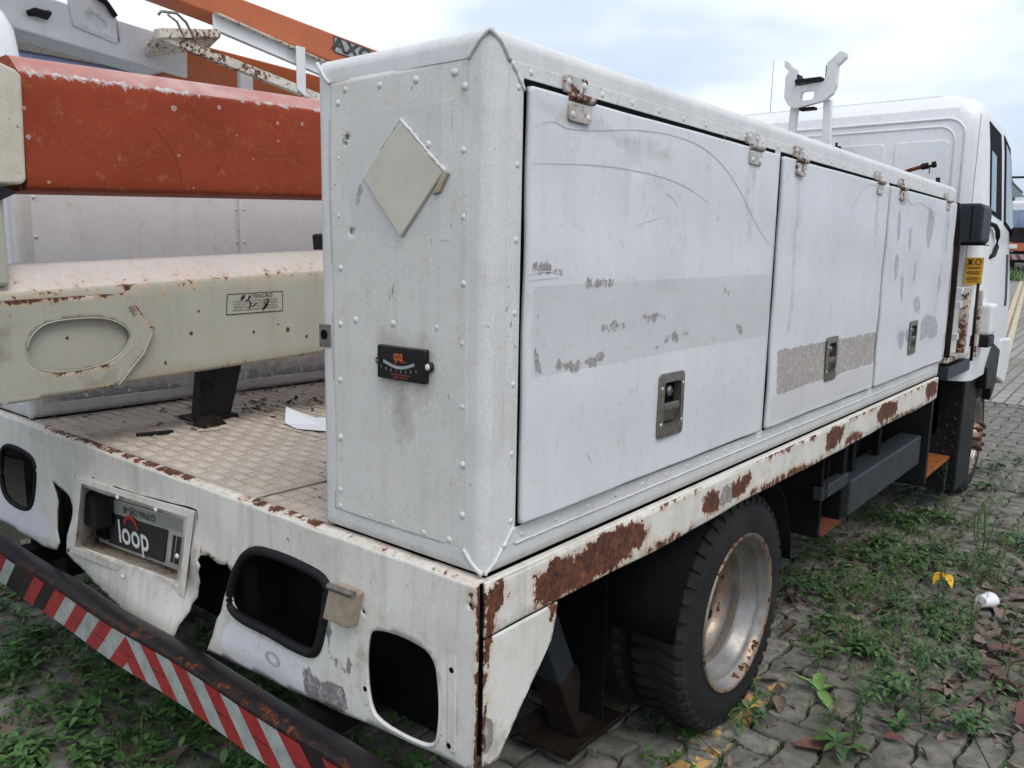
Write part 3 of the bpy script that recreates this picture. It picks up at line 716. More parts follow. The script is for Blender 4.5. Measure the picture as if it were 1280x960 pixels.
# ---- deck of tread plate
deck = MB(); deck.box(.012, 3.9, .02, 2.60, .915, .932); DK = deck.make('deck', 'chassis_dark', T)
seams = [.003, .53, 1.4, 2.6, 3.88]
ysm = [.47, .98, 1.48, 2.135]
mbt = MB()
for i in range(len(seams)-1):
    xa, xb = seams[i]+.012, seams[i+1]
    for (ya, yb) in ((.47, .757), (.769, 2.128)):
        xa2 = xa
        sheet('deck_plate', [(xa2, ya), (xb+.003, ya), (xb+.003, yb), (xa2, yb)], lambda u, v_, d=0: (u, v_, .9505), 'deck_paint', DK, h=.03, thick=.004,
              disp=lambda P: np.stack([P[:, 0]*0, P[:, 0]*0, .0015*np.sin(P[:, 0]*6)*np.sin(P[:, 1]*5)], 1),
              fields={'rust': ([smoothpoly([(.25, .52), (.55, .6), (.62, .9), (.42, .8), (.3, .66)], 1)], .45), 'dirt': ([smoothpoly([(.55, 1.3), (1.1, 1.4), (1.3, 2.1), (.8, 2.1), (.55, 1.8)], 1), [(.012, 2.0), (1.2, 2.0), (1.2, 2.128), (.012, 2.128)]], .16)})
cs = .046
for i in range(int(2.0/cs)):
    for j in range(int(1.655/cs)):
        cx, cy = .022+(i+.5)*cs, .472+(j+.5)*cs
        if cx > 1.8: continue
        if any(abs(cx-s) < .012 for s in seams[1:]): continue
        if abs(cy-.763) < .012: continue
        for k in range(4):
            o_ = (k-1.5)*.0105; l = .0175
            zz = .9508+.0015*math.sin(cx*6)*math.sin(cy*5)
            if (i+j) % 2: a, b, c_, d_ = cx-l, cx+l, cy+o_-.0021, cy+o_+.0021
            else: a, b, c_, d_ = cx+o_-.0021, cx+o_+.0021, cy-l, cy+l
            v = [(a, c_, zz), (b, c_, zz), (b, d_, zz), (a, d_, zz), ((a*3+b)/4 if (b-a) > .01 else (a+b)/2, (c_*3+d_)/4 if (d_-c_) > .01 else (c_+d_)/2, zz+.0042), ((a+3*b)/4 if (b-a) > .01 else (a+b)/2, (c_+3*d_)/4 if (d_-c_) > .01 else (c_+d_)/2, zz+.0042)]
            if (i+j) % 2: mbt.add(v, [(0, 1, 5, 4), (1, 2, 5), (2, 3, 4, 5), (3, 0, 4)])
            else: mbt.add(v, [(0, 1, 4), (1, 2, 5, 4), (2, 3, 5), (3, 0, 4, 5)])
o = mbt.make('tread_bars', 'deck_bar_paint', DK, smooth=True); o['kind'] = 'stuff'
# ---- side rail with rust breaking out, and the flap below it
R1 = [smoothpoly(p, 1) for p in (
 [(-.008, .934), (.054, .933), (.074, .905), (.045, .884), (.022, .842), (-.003, .827)], [(.150, .905), (.205, .935), (.324, .915), (.370, .943), (.489, .940), (.62, .915), (.60, .875), (.50, .845), (.424, .835), (.281, .832), (.150, .832)],
 [(.910, .904), (.957, .923), (1.010, .911), (1.04, .85), (.92, .85)], [(1.12, .917), (1.245, .916), (1.242, .861), (1.10, .85)], [(1.92, .936), (2.138, .937), (2.126, .869), (1.945, .844)],
 [(2.559, .944), (2.892, .944), (2.938, .855), (2.587, .850)], [(3.432, .944), (3.72, .94), (3.710, .85), (3.455, .85)], [(1.55, .85), (1.68, .86), (1.7, .835), (1.5, .835)], [(2.16, .87), (2.34, .88), (2.38, .833), (2.16, .833)], [(2.6, .85), (3.4, .845), (3.4, .833), (2.6, .833)], [(1.25, .85), (1.9, .842), (1.9, .833), (1.25, .833)], [(.6, .85), (.85, .845), (.85, .833), (.6, .833)])]
rpeel = [smoothpoly(p, 1) for p in ([(1.02, .905), (1.14, .915), (1.12, .85), (1.03, .85)], [(.33, .92), (.42, .92), (.40, .85), (.33, .86)], [(.20, .90), (.26, .90), (.25, .86), (.21, .86)])]
sheet('side_rail', [(.0, .833), (3.725, .833), (3.725, .9425), (.0, .9425)], SY(-.006), 'cream_steel', T, h=.0085, thick=.006,
      fields={'rust': (R1, .028, [((.62, .9415), (.9, .9415)), ((1.25, .9415), (1.8, .9415)), ((2.2, .9415), (3.7, .9415))], .003), 'peel': (rpeel, .025), 'dirt': ([[(0, .85), (3.7, .85), (3.7, .83), (0, .83)]], .03)}, disp=lambda P: np.stack([P[:, 0]*0, .002*np.sin(P[:, 0]*7)+.0015*np.sin(P[:, 0]*17), .003*np.sin(P[:, 0]*5+1)*(P[:, 1] < .87)], 1))
mb = MB(); n = 60
for k in range(n): pass
mb.prism([(-.006, .9425), (-.0035, .9475), (.010, .9485), (.012, .9420)], lambda u, v_, d: (d, u, v_), .0, 3.725); mb.make('rail_lip', 'cream_steel', T, bevel=.0015)
mb = MB(); mb.box(.0, 3.72, .004, .03, .838, .944); mb.box(.02, 3.7, .03, .07, .838, .848); mb.make('rail_web', 'chassis_dark', T)
sheet('corner_flap', [(.0, .831), (-.0, .566), (.05, .555), (.218, .75), (.236, .812), (.236, .831)], SY(-.0045), 'cream_steel', T, h=.008, thick=.003,
      fields={'rust': ([[(.0, .831), (.006, .831), (.006, .57), (0, .57)], [(.205, .828), (.235, .828), (.235, .805), (.215, .80)], [(0, .84), (.02, .84), (.012, .77), (0, .78)]], .018), 'peel': ([smoothpoly([(.0, .67), (.03, .66), (.035, .60), (0, .59)], 1)], .02), 'dirt': ([[(0, .64), (.06, .62), (.06, .55), (0, .56)]], .05)},
      disp=lambda P: np.stack([P[:, 0]*0, .006*np.sin(P[:, 0]*14)*(.83-P[:, 1])*3, P[:, 0]*0], 1))
# ---- tailboard: one bent sheet, torn into three pieces
def board_disp(P):
    y, z = P[:, 0], P[:, 1]; d = np.zeros((len(P), 3))
    low = np.clip((.80-z)/.35, 0, 1)
    d[:, 0] += .003*np.sin(y*9)*np.sin(z*14)+.0015*np.sin(y*31+z*9)
    # the licence plate section is pushed in at the top and pulled out at its free tip
    c = np.exp(-((y-1.3)/.36)**2); e_ = -.052*c*low**1.5; d[:, 0] += e_; d[:, 1] += 1.9*e_; d[:, 2] += -1.0*e_
    d[:, 0] += -.014*np.exp(-((y-.99)/.05)**2-((z-.74)/.06)**2)+.012*np.exp(-((y-1.83)/.06)**2-((z-.70)/.08)**2)
    d[:, 0] += -.02*np.clip((y-1.86)/.6, 0, 1)*low
    d[:, 0] += .004*np.exp(-((y-.07)/.02)**2)*(z < .78)*(z > .6)
    return d
AP_R = smoothpoly([(.288, .768), (.184, .779), (.110, .770), (.102, .69), (.105, .607), (.118, .565), (.184, .556), (.285, .556), (.310, .585), (.318, .665), (.310, .745)], 2)
AP_M = smoothpoly([(.752, .840), (.60, .846), (.450, .842), (.443, .80), (.470, .680), (.492, .632), (.536, .626), (.680, .626), (.845, .628), (.865, .665), (.830, .75)], 2)
AP_M = [((a-.655)*.93+.655, (b-.735)*.90+.735) for a, b in AP_M]
AP_L = smoothpoly([(2.36, .832), (2.173, .842), (2.066, .825), (2.072, .746), (2.112, .634), (2.231, .612), (2.36, .624), (2.385, .719)], 2)
AP_L2 = smoothpoly([(2.56, .80), (2.46, .80), (2.45, .70), (2.50, .64), (2.56, .64)], 1)
RIN = [(1.698, .800), (1.071, .829), (1.126, .640), (1.775, .580)]
outline = [(-.0, .9425), (-.0, .562), (.02, .5575), (.080, .553), (.984, .480), (.955, .53), (.93, .585), (.908, .612), (.885, .662), (.865, .70), (.842, .722), (.828, .752), (.846, .748), (.860, .764), (.872, .755), (.90, .752), (.935, .764), (.968, .760), (.982, .742), (.974, .728), (.992, .70), (.996, .672), (1.010, .650), (1.018, .622), (1.052, .590), (1.066, .565), (1.13, .502), (1.18, .430), (1.205, .432), (1.25, .425), (1.295, .430), (1.42, .444), (1.547, .462), (1.68, .492), (1.798, .524), (1.845, .540),
           (1.838, .60), (1.812, .66), (1.800, .70), (1.826, .735), (1.85, .745), (1.94, .775), (1.925, .75), (1.915, .735), (1.905, .70), (1.912, .672), (1.915, .60), (1.900, .562), (1.93, .527), (2.023, .518), (2.62, .527), (2.62, .9425)]
hb = [AP_R, AP_M, AP_L, AP_L2, RIN]+[circ(a, b, .0045, 8) for a, b in ((.325, .795), (.325, .615), (.066, .752), (.072, .587), (.02, .90))]
TB_ = sheet('tailboard', outline, RX(-.012), 'cream_steel', T, holes=hb, h=.012, thick=.004, disp=board_disp,
      fields={'peel': (lambda P: field(P, [smoothpoly([(.53, .62), (.50, .565), (.42, .60), (.372, .57), (.40, .52), (.545, .512), (.548, .57)], 1)], .02, [((.447, .735), (.452, .655)), ((.452, .655), (.385, .630)), ((.385, .630), (.372, .66))], .005)),
              'band': ([smoothpoly([(.875, .606), (.80, .60), (.53, .612), (.508, .566), (.53, .512), (.935, .488)], 1), smoothpoly([(1.95, .66), (2.6, .64), (2.6, .53), (1.98, .53)], 1)], .02),
              'rust': ([], .012, [((.0, .94), (.0, .56)), ((.87, .758), (.96, .768)), ((.07, .577), (.072, .60)), ((.325, .61), (.325, .62)), ((1.84, .545), (1.80, .57)), ((.02, .9), (.02, .905)), ((.01, .93), (.03, .92))], .003),
              'dirt': ([[(1.0, .76), (1.1, .84), (1.7, .82), (1.8, .6), (1.0, .62)], [(.34, .62), (.36, .62), (.33, .7)]], .08)})
# top lip of the tailboard, bare and rusty where the paint has gone
mb = MB()
ly = np.linspace(0.0, 2.62, 90)
v = []; f = []
for k, y in enumerate(ly):
    w = .0015*math.sin(y*23)+.001*math.sin(y*61)
    v += [(-.0125, y, .9420+w*.2), (-.009, y, .9475+w), (.012, y, .9500+w*.5), (.017, y, .9440)]
    if k: f += [(4*k-4+i, 4*k-3+i, 4*k+1+i, 4*k+i) for i in range(3)]
vv = np.array(v); rr = np.where((vv[:, 1] > 1.05) & (vv[:, 1] < 1.98), .58, np.where((vv[:, 1] > .48) & (vv[:, 1] < .78), .58, .30)); rr = np.where(vv[:, 2] < .945, .30, rr)
obj('tailboard_lip', v, f, 'cream_steel', T, {'rust': rr}, auto=60)
mb = MB(); mb.box(.13, .16, .115, 2.59, .47, .914); mb.box(.13, .16, .03, .114, .74, .914); mb.make('opening_blackout', 'dark_opening', T)  # dark sheets added behind the tailboard openings to keep them black
# rubber gasket of the middle opening
q = [(-.016, a, b) for a, b in [((a-.655)*1.03+.655, (b-.735)*1.06+.735) for a, b in resample(AP_M, .02)]]; q.append(q[0])
mb = MB(); mb.tube([Vector(p)+Vector((board_disp(np.array([[p[1], p[2]]]))[0, 0], 0, 0)) for p in q], .0125, 8, cap=False); mb.make('rubber_gasket', 'black_rubber', TB_, smooth=True)
q = [(-.014, a, b) for a, b in resample(AP_L, .02)]; q.append(q[0]); mb = MB(); mb.tube([Vector(p)+Vector((board_disp(np.array([[p[1], p[2]]]))[0, 0], 0, 0)) for p in q], .009, 8, cap=False); mb.make('rubber_gasket', 'black_rubber', TB_, smooth=True)
# raised surround of the right opening and its side ribs
q = [(-.0135, (a-.21)*1.04+.21, (b-.666)*1.04+.666) for a, b in resample(AP_R, .015)]; q.append(q[0]); mb = MB(); mb.tube(q, .0035, 6, cap=False); mb.make('opening_bead', 'cream_steel', TB_, smooth=True)
for y0 in (.055, .317): mb = MB(); mb.prism(rrect(y0, y0+.022, .575, .80, .008), RX(0), -.0165, -.0115); mb.make('pressed_rib', 'cream_steel', TB_, bevel=.002)
for (a, b) in ((.325, .795), (.325, .615), (.066, .752), (.072, .587)):
    mb = MB(); mb.prism(circ(a, b, .0062, 10), RX(0), -.0171, -.0165); mb.make('bolt_hole', 'slot_dark', TB_)
# hinged socket cover
mb = MB(); mb.prism([(.410, .838), (.322, .842), (.345, .757), (.437, .753)], RX(0), -.045, -.010); SC = mb.make('socket_cover', 'socket_beige', TB_, bevel=.006, seg=3)
mb = MB(); mb.tube([(-.045, .408, .838), (-.045, .324, .842)], .0085, 10); mb.make('cover_hinge', 'latch_steel', TB_, auto=40)
mb = MB(); mb.prism([(.44, .74), (.368, .74), (.375, .65), (.42, .642), (.445, .67)], RX(0), -.0175, -.0140); mb.make('worn_label', 'print_grey', TB_) if False else None
# licence plate box
def RB(p, d): return (d, p[0], p[1])
OUT = [(1.747, .823), (1.017, .866), (1.094, .596), (1.832, .540)]
xo = -.026; v = []; inn = [(1.712, .806), (1.060, .838), (1.118, .626), (1.795, .570)]
def tow(p, x1, x0=-.012):
    P0 = Vector((x0, p[0], p[1])); dr = camp-P0; q = P0+dr*((x1-x0)/dr.x); return (q.x, q.y, q.z)
bk = [(1.800, .735), (1.215, .778), (1.272, .592), (1.835, .552)]
for ring, d in ((OUT, -.012), (OUT, xo), (inn, xo-.002), (bk, .085)): v += [tow(p, d-.012*max(0, (.8-p[1])/.3)) if d < .05 else RB(p, d) for p in ring]
f = []
for r_ in range(3): f += [(r_*4+i, r_*4+(i+1) % 4, (r_+1)*4+(i+1) % 4, (r_+1)*4+i) for i in range(4)]
f.append((12, 13, 14, 15))
LP = obj('licence_plate_box', v, f, 'cream_steel', TB_, {'rust': [.0]*10+[.25]*2+[.2]*2+[.44]*2, 'dirt': [.0]*10+[.55]*2+[.3]*2+[.95]*2}, bevel=.003)
mb = MB()                                         # in front of the back wall: plate, rows: grey plate, black sticker
def bx(a, b, x_): # bilinear in the back quad
    p = [Vector(q) for q in bk]; t = p[0]*(1-a)+p[1]*a; s = p[3]*(1-a)+p[2]*a; r = t*(1-b)+s*b; return (x_, r.x, r.y)
def quad(name, a0, a1, b0, b1, x_, m, t=.003):
    v = [bx(a, b, x_+d) for d in (0, t) for a, b in ((a0, b0), (a1, b0), (a1, b1), (a0, b1))]
    return obj(name, v, [(0, 1, 2, 3), (7, 6, 5, 4)]+[(i, i+4, (i+1) % 4+4, (i+1) % 4) for i in range(4)], m, TB_)
quad('licence_plate', .055, .995, .02, .93, .070, 'plate_white'); quad('plate_header', .17, .985, .05, .235, .067, 'header_grey')
quad('plate_sticker', .20, .845, .27, .86, .064, 'print_black')
quad('plate_character', .905, .925, .33, .82, .066, 'print_black'); quad('plate_character', .945, .985, .33, .82, .066, 'print_black')
def btext(name, s, a, b, size, m, x_, rot=0, sx=1., flip=False, bold=0.):
    c = bx(a, b, 0); c2 = bx(a+.01, b, 0); ang = math.atan2(c2[2]-c[2], -(c2[1]-c[1]))
    return text(name, s, lambda u, v_, d: (x_+d, u, v_), c[1], c[2], size, m, TB_, mirror=True, rot=ang, sx=sx, bold=bold)
btext('plate_place_name', 'SP SÃO PAULO', .53, .145, .030, 'lettering_dark', .0655, sx=1.05, bold=.012)
btext('plate_character', 'F', .135, .53, .150, 'print_black', .066, bold=.045)
btext('sticker_word', 'loop', .50, .575, .108, 'print_white', .062, bold=.016, sx=1.05)
mb = MB()
c = bx(.47, .47, 0); A_ = []
for k in range(13): t = PI*(.0+k/12); A_.append((c[1]-.047*math.cos(t), c[2]+.012+.036*math.sin(t)))
Bn = [(c[1]-.036*math.cos(PI*k/12), c[2]+.009+.026*math.sin(PI*k/12)) for k in range(13)]
mb.prism(A_+Bn[::-1], lambda u, v_, d: (.0612+d, u, v_), 0, .001); mb.make('sticker_arc', 'print_red', TB_)
mb = MB(); mb.prism(rrect(1.66, 1.745, .655, .770, .012), RX(0), .0, .06); mb.make('plate_lamp', 'black_rubber', TB_, bevel=.006)
for a, b in ((1.43, .822), (1.2, .834), (1.38, .592), (1.08, .73)): o = rivet(TB_, (-.029-.03*max(0, (.8-b)/.3), a, b), 'rear'); o.name = 'screw'
text('round_stamp', 'FORD', RX(-.0150), .665, .572, .018, 'print_red', TB_, mirror=True, sx=1.3) if False else None
mb = MB()
for (r1, r2_) in ((1., .88), (.72, .64)):
    o_ = [(.668+.032*r1*math.cos(t), .567+.017*r1*math.sin(t)) for t in np.linspace(0, 2*PI, 25)[:-1]]; i_ = [(.668+.032*r2_*math.cos(t), .567+.017*r2_*math.sin(t)) for t in np.linspace(0, 2*PI, 25)[:-1]]
    v = [(-.0178+board_disp(np.array([p]))[0, 0], p[0], p[1]) for p in o_+i_]; mb.add(v, [(k, (k+1) % 24, 24+(k+1) % 24, 24+k) for k in range(24)])
paint('faded_red_print', (.55, .40, .38), rough=.5); mb.make('oval_stamp', 'faded_red_print', TB_)
mb = MB()
ck = [(1.62, .846), (1.50, .846), (1.42, .846), (1.30, .852), (1.15, .864), (1.04, .874), (.998, .874), (.996, .85)]
mb.prism([(a, b+.0012) for a, b in ck]+[(a, b-.0016-.0015*(k % 2)) for k, (a, b) in enumerate(ck)][::-1], RX(0), -.0172, -.0160); mb.make('split_seam', 'slot_dark', TB_)
# ---- bumper
bp = MB(); bxo = -.16
prof = [(bxo+.012, .425), (bxo, .430), (bxo, .533), (bxo-.003, .538), (bxo-.002, .545), (bxo+.005, .550), (bxo+.03, .551), (bxo+.055, .549), (bxo+.066, .543), (bxo+.07, .53), (bxo+.09, .50), (bxo+.10, .45), (bxo+.10, .43)]
v = []; f = []; yy = np.linspace(-.02, 2.62, 60); n = len(prof)
for k, y in enumerate(yy):
    bend = .006*math.sin(y*3.1)+.004*math.sin(y*9)
    for (a, b) in prof: v.append((a+bend*.5, y, b+bend*.4))
    if k: f += [((k-1)*n+i, (k-1)*n+(i+1) % n, k*n+(i+1) % n, k*n+i) for i in range(n)]
f += [tuple(range(n)), tuple((59)*n+i for i in range(n-1, -1, -1))]
paint('bumper_paint', (.010, .011, .015), (.007, .008, .010), .32, (.05, .03, .025), .5, .0, .10, 0, (.2, .19, .18), stain=(.04, .022, .018), grain=.03, spec=.14)
vv = np.array(v); BM = obj('rear_bumper', v, f, 'bumper_paint', T, {'rust': np.where((vv[:, 2] > .53) & (vv[:, 0] < bxo+.02), .40, np.where(vv[:, 1] < 1.25, .22, .0))}, auto=50)
def bendz(y): return .006*math.sin(y*3.1)+.004*math.sin(y*9)
def stripe(t0, t1, b0, b1, m, nm, zt_=.532, zb=.430, poly=None):
    pts = poly or [(t0, zt_), (t1, zt_), (b1, zb), (b0, zb)]
    mb = MB(); mb.prism(pts, lambda u, v_, d: (bxo-.0016+d+bendz(u)*.5, u, v_+bendz(u)*.4), 0, .0012); mb.make(nm, m, BM)
tops = [1.507, 1.433, 1.356, 1.281]
p_ = .0755; c0 = 1.127; sh = .104
tp = [c0+k*p_ for k in range(0, 17)]      # boundaries at the top going left
for k in range(0, 17):
    a, b = c0+k*p_, c0+(k+1)*p_; col = ('stripe_white', 'stripe_red')[k % 2]
    if k in (6, 8, 9): continue        # worn away
    if a > 2.50: break
    stripe(a, b, a+sh-.0, b+sh, col, 'bumper_stripe')
    if k % 2 == 1: mb = MB(); 
for k in range(0, 17):
    a, b = c0-k*p_, c0-(k+1)*p_; col = ('stripe_white', 'stripe_red')[k % 2]
    if k in (10,): continue
    if b < .05: break
    stripe(a, b, a-sh, b-sh, col, 'bumper_stripe')
stripe(0, 0, 0, 0, 'stripe_red', 'bumper_stripe', poly=[(c0, .532), (c0+sh, .430), (c0+.028, .430), (c0, .456), (c0-.028, .430), (c0-sh, .430)])
stripe(0, 0, 0, 0, 'stripe_white', 'bumper_stripe', poly=[(c0, .456), (c0+.028, .430), (c0-.028, .430)])
for k in range(18):                       # small hand-cut marks on the tape
    y = c0+(.075 if k < 9 else -.085)+(k % 9)*(.151 if k < 9 else -.151)
    if .15 < y < 2.3 and not 1.56 < y < 1.9:
        mb = MB(); mb.prism([(y+.006, .492), (y+.002, .492), (y-.002, .474), (y-.014, .476), (y-.014, .473), (y+.002, .470)], lambda u, v_, d: (bxo-.0024+d+bendz(u)*.5, u, v_+bendz(u)*.4), 0, .0006); mb.make('tape_mark', 'stripe_white', BM)
        y2 = y-.075; mb = MB(); mb.prism([(y2+.03, .482), (y2-.03, .480), (y2-.03, .478), (y2+.03, .480)], lambda u, v_, d: (bxo-.0024+d+bendz(u)*.5, u, v_+bendz(u)*.4), 0, .0006); mb.make('tape_mark', 'print_black', BM)
for y_ in (.45, 2.07): mb = MB(); mb.box(bxo+.08, .32, y_, y_+.08, .44, .50); mb.make('bumper_bracket', 'chassis_dark', T)

# ---- chassis
mb = MB()
for y in (.86, 1.74): mb.box(.05, 6.0, y-.035, y+.035, .60, .84)
for x in (.1, .9, 1.9, 2.9, 3.7): mb.box(x-.05, x+.05, .08, 2.54, .84, .923)
for x in (.3, 2.2, 3.4): mb.box(x-.04, x+.04, .9, 1.7, .64, .80)
mb.make('chassis_frame', 'chassis_dark', T)
mb = MB(); mb.tube([(1.37, .35, .40), (1.37, 2.3, .40)], .075, 12); mb.lathe([(.0, -.17), (.13, -.13), (.17, 0), (.13, .13), (0, .17)], (1.37, 1.3, .40), 16, 'x')
for y in (.86, 1.74): mb.box(.75, 2.0, y-.04, y+.04, .50, .58)
mb.make('rear_axle', 'chassis_dark', T, smooth=True)
# ---- wheels
def make_wheel(cx, cy, R=.395, w=.205, out=-1, front=False):
    """cy: outer face of the tyre; the wheel reaches inwards (+y when out=-1)"""
    s = -out; cz = R
    W_ = MB(); rr = .252
    prof = [(rr+.004, .012), (rr+.018, .004), (rr+.035, .006), (rr+.06, -.001), (rr+.085, .002), (R-.045, .006), (R-.022, .014), (R-.008, .026), (R-.004, .05), (R-.004, w-.05), (R-.008, w-.026), (R-.03, w-.012), (rr+.06, w-.002), (rr, w-.01), (rr-.01, w-.03), (rr-.012, .03)]
    W_.lathe([(a, s*b) for a, b in prof], (cx, cy, cz), 72, close=True)
    wh = W_.make('wheel', 'tyre_rubber', T, auto=50)
    tr = MB(); n = 46
    for k in range(n):
        for side in (0, 1):
            t0 = 2*PI*(k+.5*side)/n; dt = 2*PI/n*.30
            ya, yb = (.010, w*.46) if side == 0 else (w*.54, w-.010)
            sk = .5*2*PI/n*(1 if side else -1)
            v = []
            for (yy_, rin, rout, so_) in ((ya, R-.042 if side == 0 else R-.012, R-.012 if side == 0 else R+.003, 0), (ya+.018 if side == 0 else ya, R-.012, R+.004, .1), (yb-.018 if side else yb, R-.012, R+.004, .9), (yb, R-.012 if side == 0 else R-.042, R+.003 if side == 0 else R-.012, 1)):
                for a_ in (-1, 1):
                    for r_ in (rin, rout): t = t0+a_*dt+sk*so_; v.append((cx+r_*math.cos(t), cy+s*yy_, cz+r_*math.sin(t)))
            f = []
            for q_ in range(3): b_ = q_*4; f += [(b_+1, b_+3, b_+7, b_+5), (b_, b_+1, b_+5, b_+4), (b_+2, b_+6, b_+7, b_+3)]
            f += [(0, 2, 3, 1), (12, 13, 15, 14)]; tr.add(v, f)
    o = tr.make('tread_lugs', 'tyre_rubber', wh); o['kind'] = 'stuff'
    rp = [(rr+.016, .004), (rr+.014, -.002), (rr+.004, .000), (rr-.004, .010), (rr-.007, .022), (rr-.019, .030), (rr-.023, .052), (rr-.031, .058), (rr-.036, .082), (rr-.048, .090), (rr-.053, .118), (rr-.068, .126), (rr-.076, .150), (.166, .160), (.155, .166), (.13, .162), (.115, .158), (.108, .15), (.10, .149)]
    if front: rp = [(a, b*.38) for a, b in rp]
    rp = rp+[(.0, rp[-1][1])] if not front else rp+[(.09, -.02), (.07, -.04), (0, -.045)]
    rm = MB(); rm.lathe([(a, s*b) for a, b in rp], (cx, cy, cz), 72)
    va = rm.v; d_ = np.array(va); rad = np.hypot(d_[:, 0]-cx, d_[:, 2]-cz); ang = np.arctan2(d_[:, 2]-cz, d_[:, 0]-cx)
    dpt = (d_[:, 1]-cy)*s
    ru = np.clip(.56-np.abs(dpt-.157)*12, 0, .6)*(rad > .17); ru = np.maximum(ru, np.where((ang < -.75) & (ang > -1.6) & (rad > .236), .50, 0)); ru = np.maximum(ru, np.where(dpt < .004, .40, 0))
    rim = obj('rim', va, rm.f, 'rim_paint', wh, {'rust': ru, 'dirt': np.where(dpt > .1, .55, .25)}, auto=45)
    for k in range(8):
        t = 2*PI*k/8+.10; hol = MB(); hol.prism([(cx+.148*math.cos(t)+.019*math.cos(a_), cz+.148*math.sin(t)+.019*math.sin(a_)) for a_ in np.linspace(0, 2*PI, 15)[:-1]], lambda u, v_, d: (u, cy+s*(.1625 if not front else .060)+d, v_), -.004, .002); hol.make('hand_hole', 'slot_dark', wh)
    for k in range(8):
        t = 2*PI*k/8; m_ = MB(); m_.prism([(cx+.085*math.cos(t)+.013*math.cos(a_), cz+.085*math.sin(t)+.013*math.sin(a_)) for a_ in np.linspace(0, 2*PI, 7)[:-1]], lambda u, v_, d: (u, cy+d, v_), (s*.135 if not front else -s*.055), (s*.150 if not front else 0)); m_.make('wheel_nut', 'bare_rust' if front else 'dark_rust', wh)
    return wh
make_wheel(1.372, .055); make_wheel(1.372, .275, out=-1); make_wheel(1.372, 2.55, out=1); make_wheel(1.372, 2.33, out=1)
make_wheel(5.10, .012, front=True); make_wheel(5.10, 2.588, out=1, front=True)
# ---- stabiliser leg with its foot plate
mb = MB(); mb.obox((.58, .40, .76), (.905, .40, .085), .085, .10, (0, 1, 0)); mb.make('stabiliser_leg', 'grey_beam', T, bevel=.01)
mb = MB(); mb.obox((.80, .40, .30), (.91, .40, .075), .097, .112, (0, 1, 0)); mb.make('stabiliser_sleeve', 'dark_rust', T, bevel=.006)
mb = MB()
v = [(x_, y_, z_+(.035 if abs(y_-.405) > .10 else 0)) for x_ in (.77, 1.08) for y_ in (.29, .315, .49, .52) for z_ in (.045, .057)]
f = []
for j in range(3): a = j*2; f += [(a, a+1, a+3, a+2)[::-1], (a+8, a+9, a+11, a+10), (a+1, a+9, a+11, a+3), (a, a+2, a+10, a+8)]
f += [(0, 8, 9, 1), (6, 7, 15, 14)]
mb.add(v, f); mb.make('stabiliser_foot', 'dark_rust', T, bevel=.004)
mb = MB(); mb.box(.50, .70, .30, .50, .70, .84); mb.make('stabiliser_mount', 'chassis_dark', T)
for (a, b) in ((.12, .86), (1.95, 3.3)):
    mb = MB(); mb.box(a, b, 2.22, 2.56, .30, .915); mb.make('left_light_block', 'chassis_dark', T, bevel=.01)  # unseen boxes added to stop light entering from the left
mb = MB(); mb.box(.50, .56, .50, 2.2, .26, .92); mb.make('underbody_light_block', 'dark_opening', T)  # added panel that blocks light behind the rear wheels
mb = MB(); mb.box(2.02, 2.08, .34, 2.2, .24, .92); mb.make('underbody_light_block', 'dark_opening', T)  # added panel that blocks light ahead of the rear wheels
v = []; f = []
for k in range(15):
    t = PI*(.02+.96*k/14)
    for y_ in (.06, .56): v.append((1.372+.46*math.cos(t), y_, .42+.455*math.sin(t)))
    if k: f.append((2*k-2, 2*k-1, 2*k+1, 2*k))
mb = MB(); mb.box(.86, .868, .26, .66, .16, .80); mb.make('dual_shade_flap', 'dark_opening', T)  # black flap added to hide the inner wheel and stand for deep shade
obj('arch_light_block', v, f, 'dark_opening', T, solid=.004, smooth=True)  # dark arch added over the rear wheels to keep light out
# ---- underside fittings on the right
mb = MB(); mb.box(2.47, 3.70, .045, .16, .462, .622); mb.make('side_guard_beam', 'grey_beam', T, bevel=.008)
mb = MB(); mb.box(2.14, 2.47, .06, .10, .60, .655); mb.make('guard_bar', 'grey_beam', T, bevel=.004)
for x in (2.50, 2.62, 3.02): mb = MB(); mb.box(x, x+.045, .09, .12, .61, .84); mb.make('guard_bracket', 'chassis_dark', T)
for x in (2.15, 2.42): mb = MB(); mb.box(x, x+.025, .07, .30, .44, .84); mb.make('tray_side', 'chassis_dark', T)
mb = MB(); mb.box(2.17, 2.42, .06, .40, .442, .452); mb.make('tray', 'bare_rust', T)
mb = MB(); mb.tube([(2.75, .50, .56), (3.62, .50, .56)], .17, 24); o = mb.make('air_tank', 'blue_black', T, auto=40)
mb = MB(); mb.prism(rrect(1.95, 2.12, .47, .78, .03), lambda u, v_, d: (u, .3+d, v_), 0, .3); mb.make('battery_box', 'chassis_dark', T)
ch = MB()
for k in range(9): z = .80-k*.022; ch.tube([(2.155+.006*math.cos(t), .05+(.006*math.sin(t) if k % 2 else 0), z+.012*math.sin(t)*(1) ) if k % 2 == 0 else (2.155, .05+.006*math.cos(t), z+.012*math.sin(t)) for t in np.linspace(0, 2*PI, 9)], .002, 5, cap=False)
ch.make('hanging_chain', 'dark_rust', T)
mb = MB(); mb.prism([(.255, .815), (.40, .815), (.39, .845), (.26, .845)], SY(.05), 0, .02); mb.make('serial_tag', 'latch_steel', T)
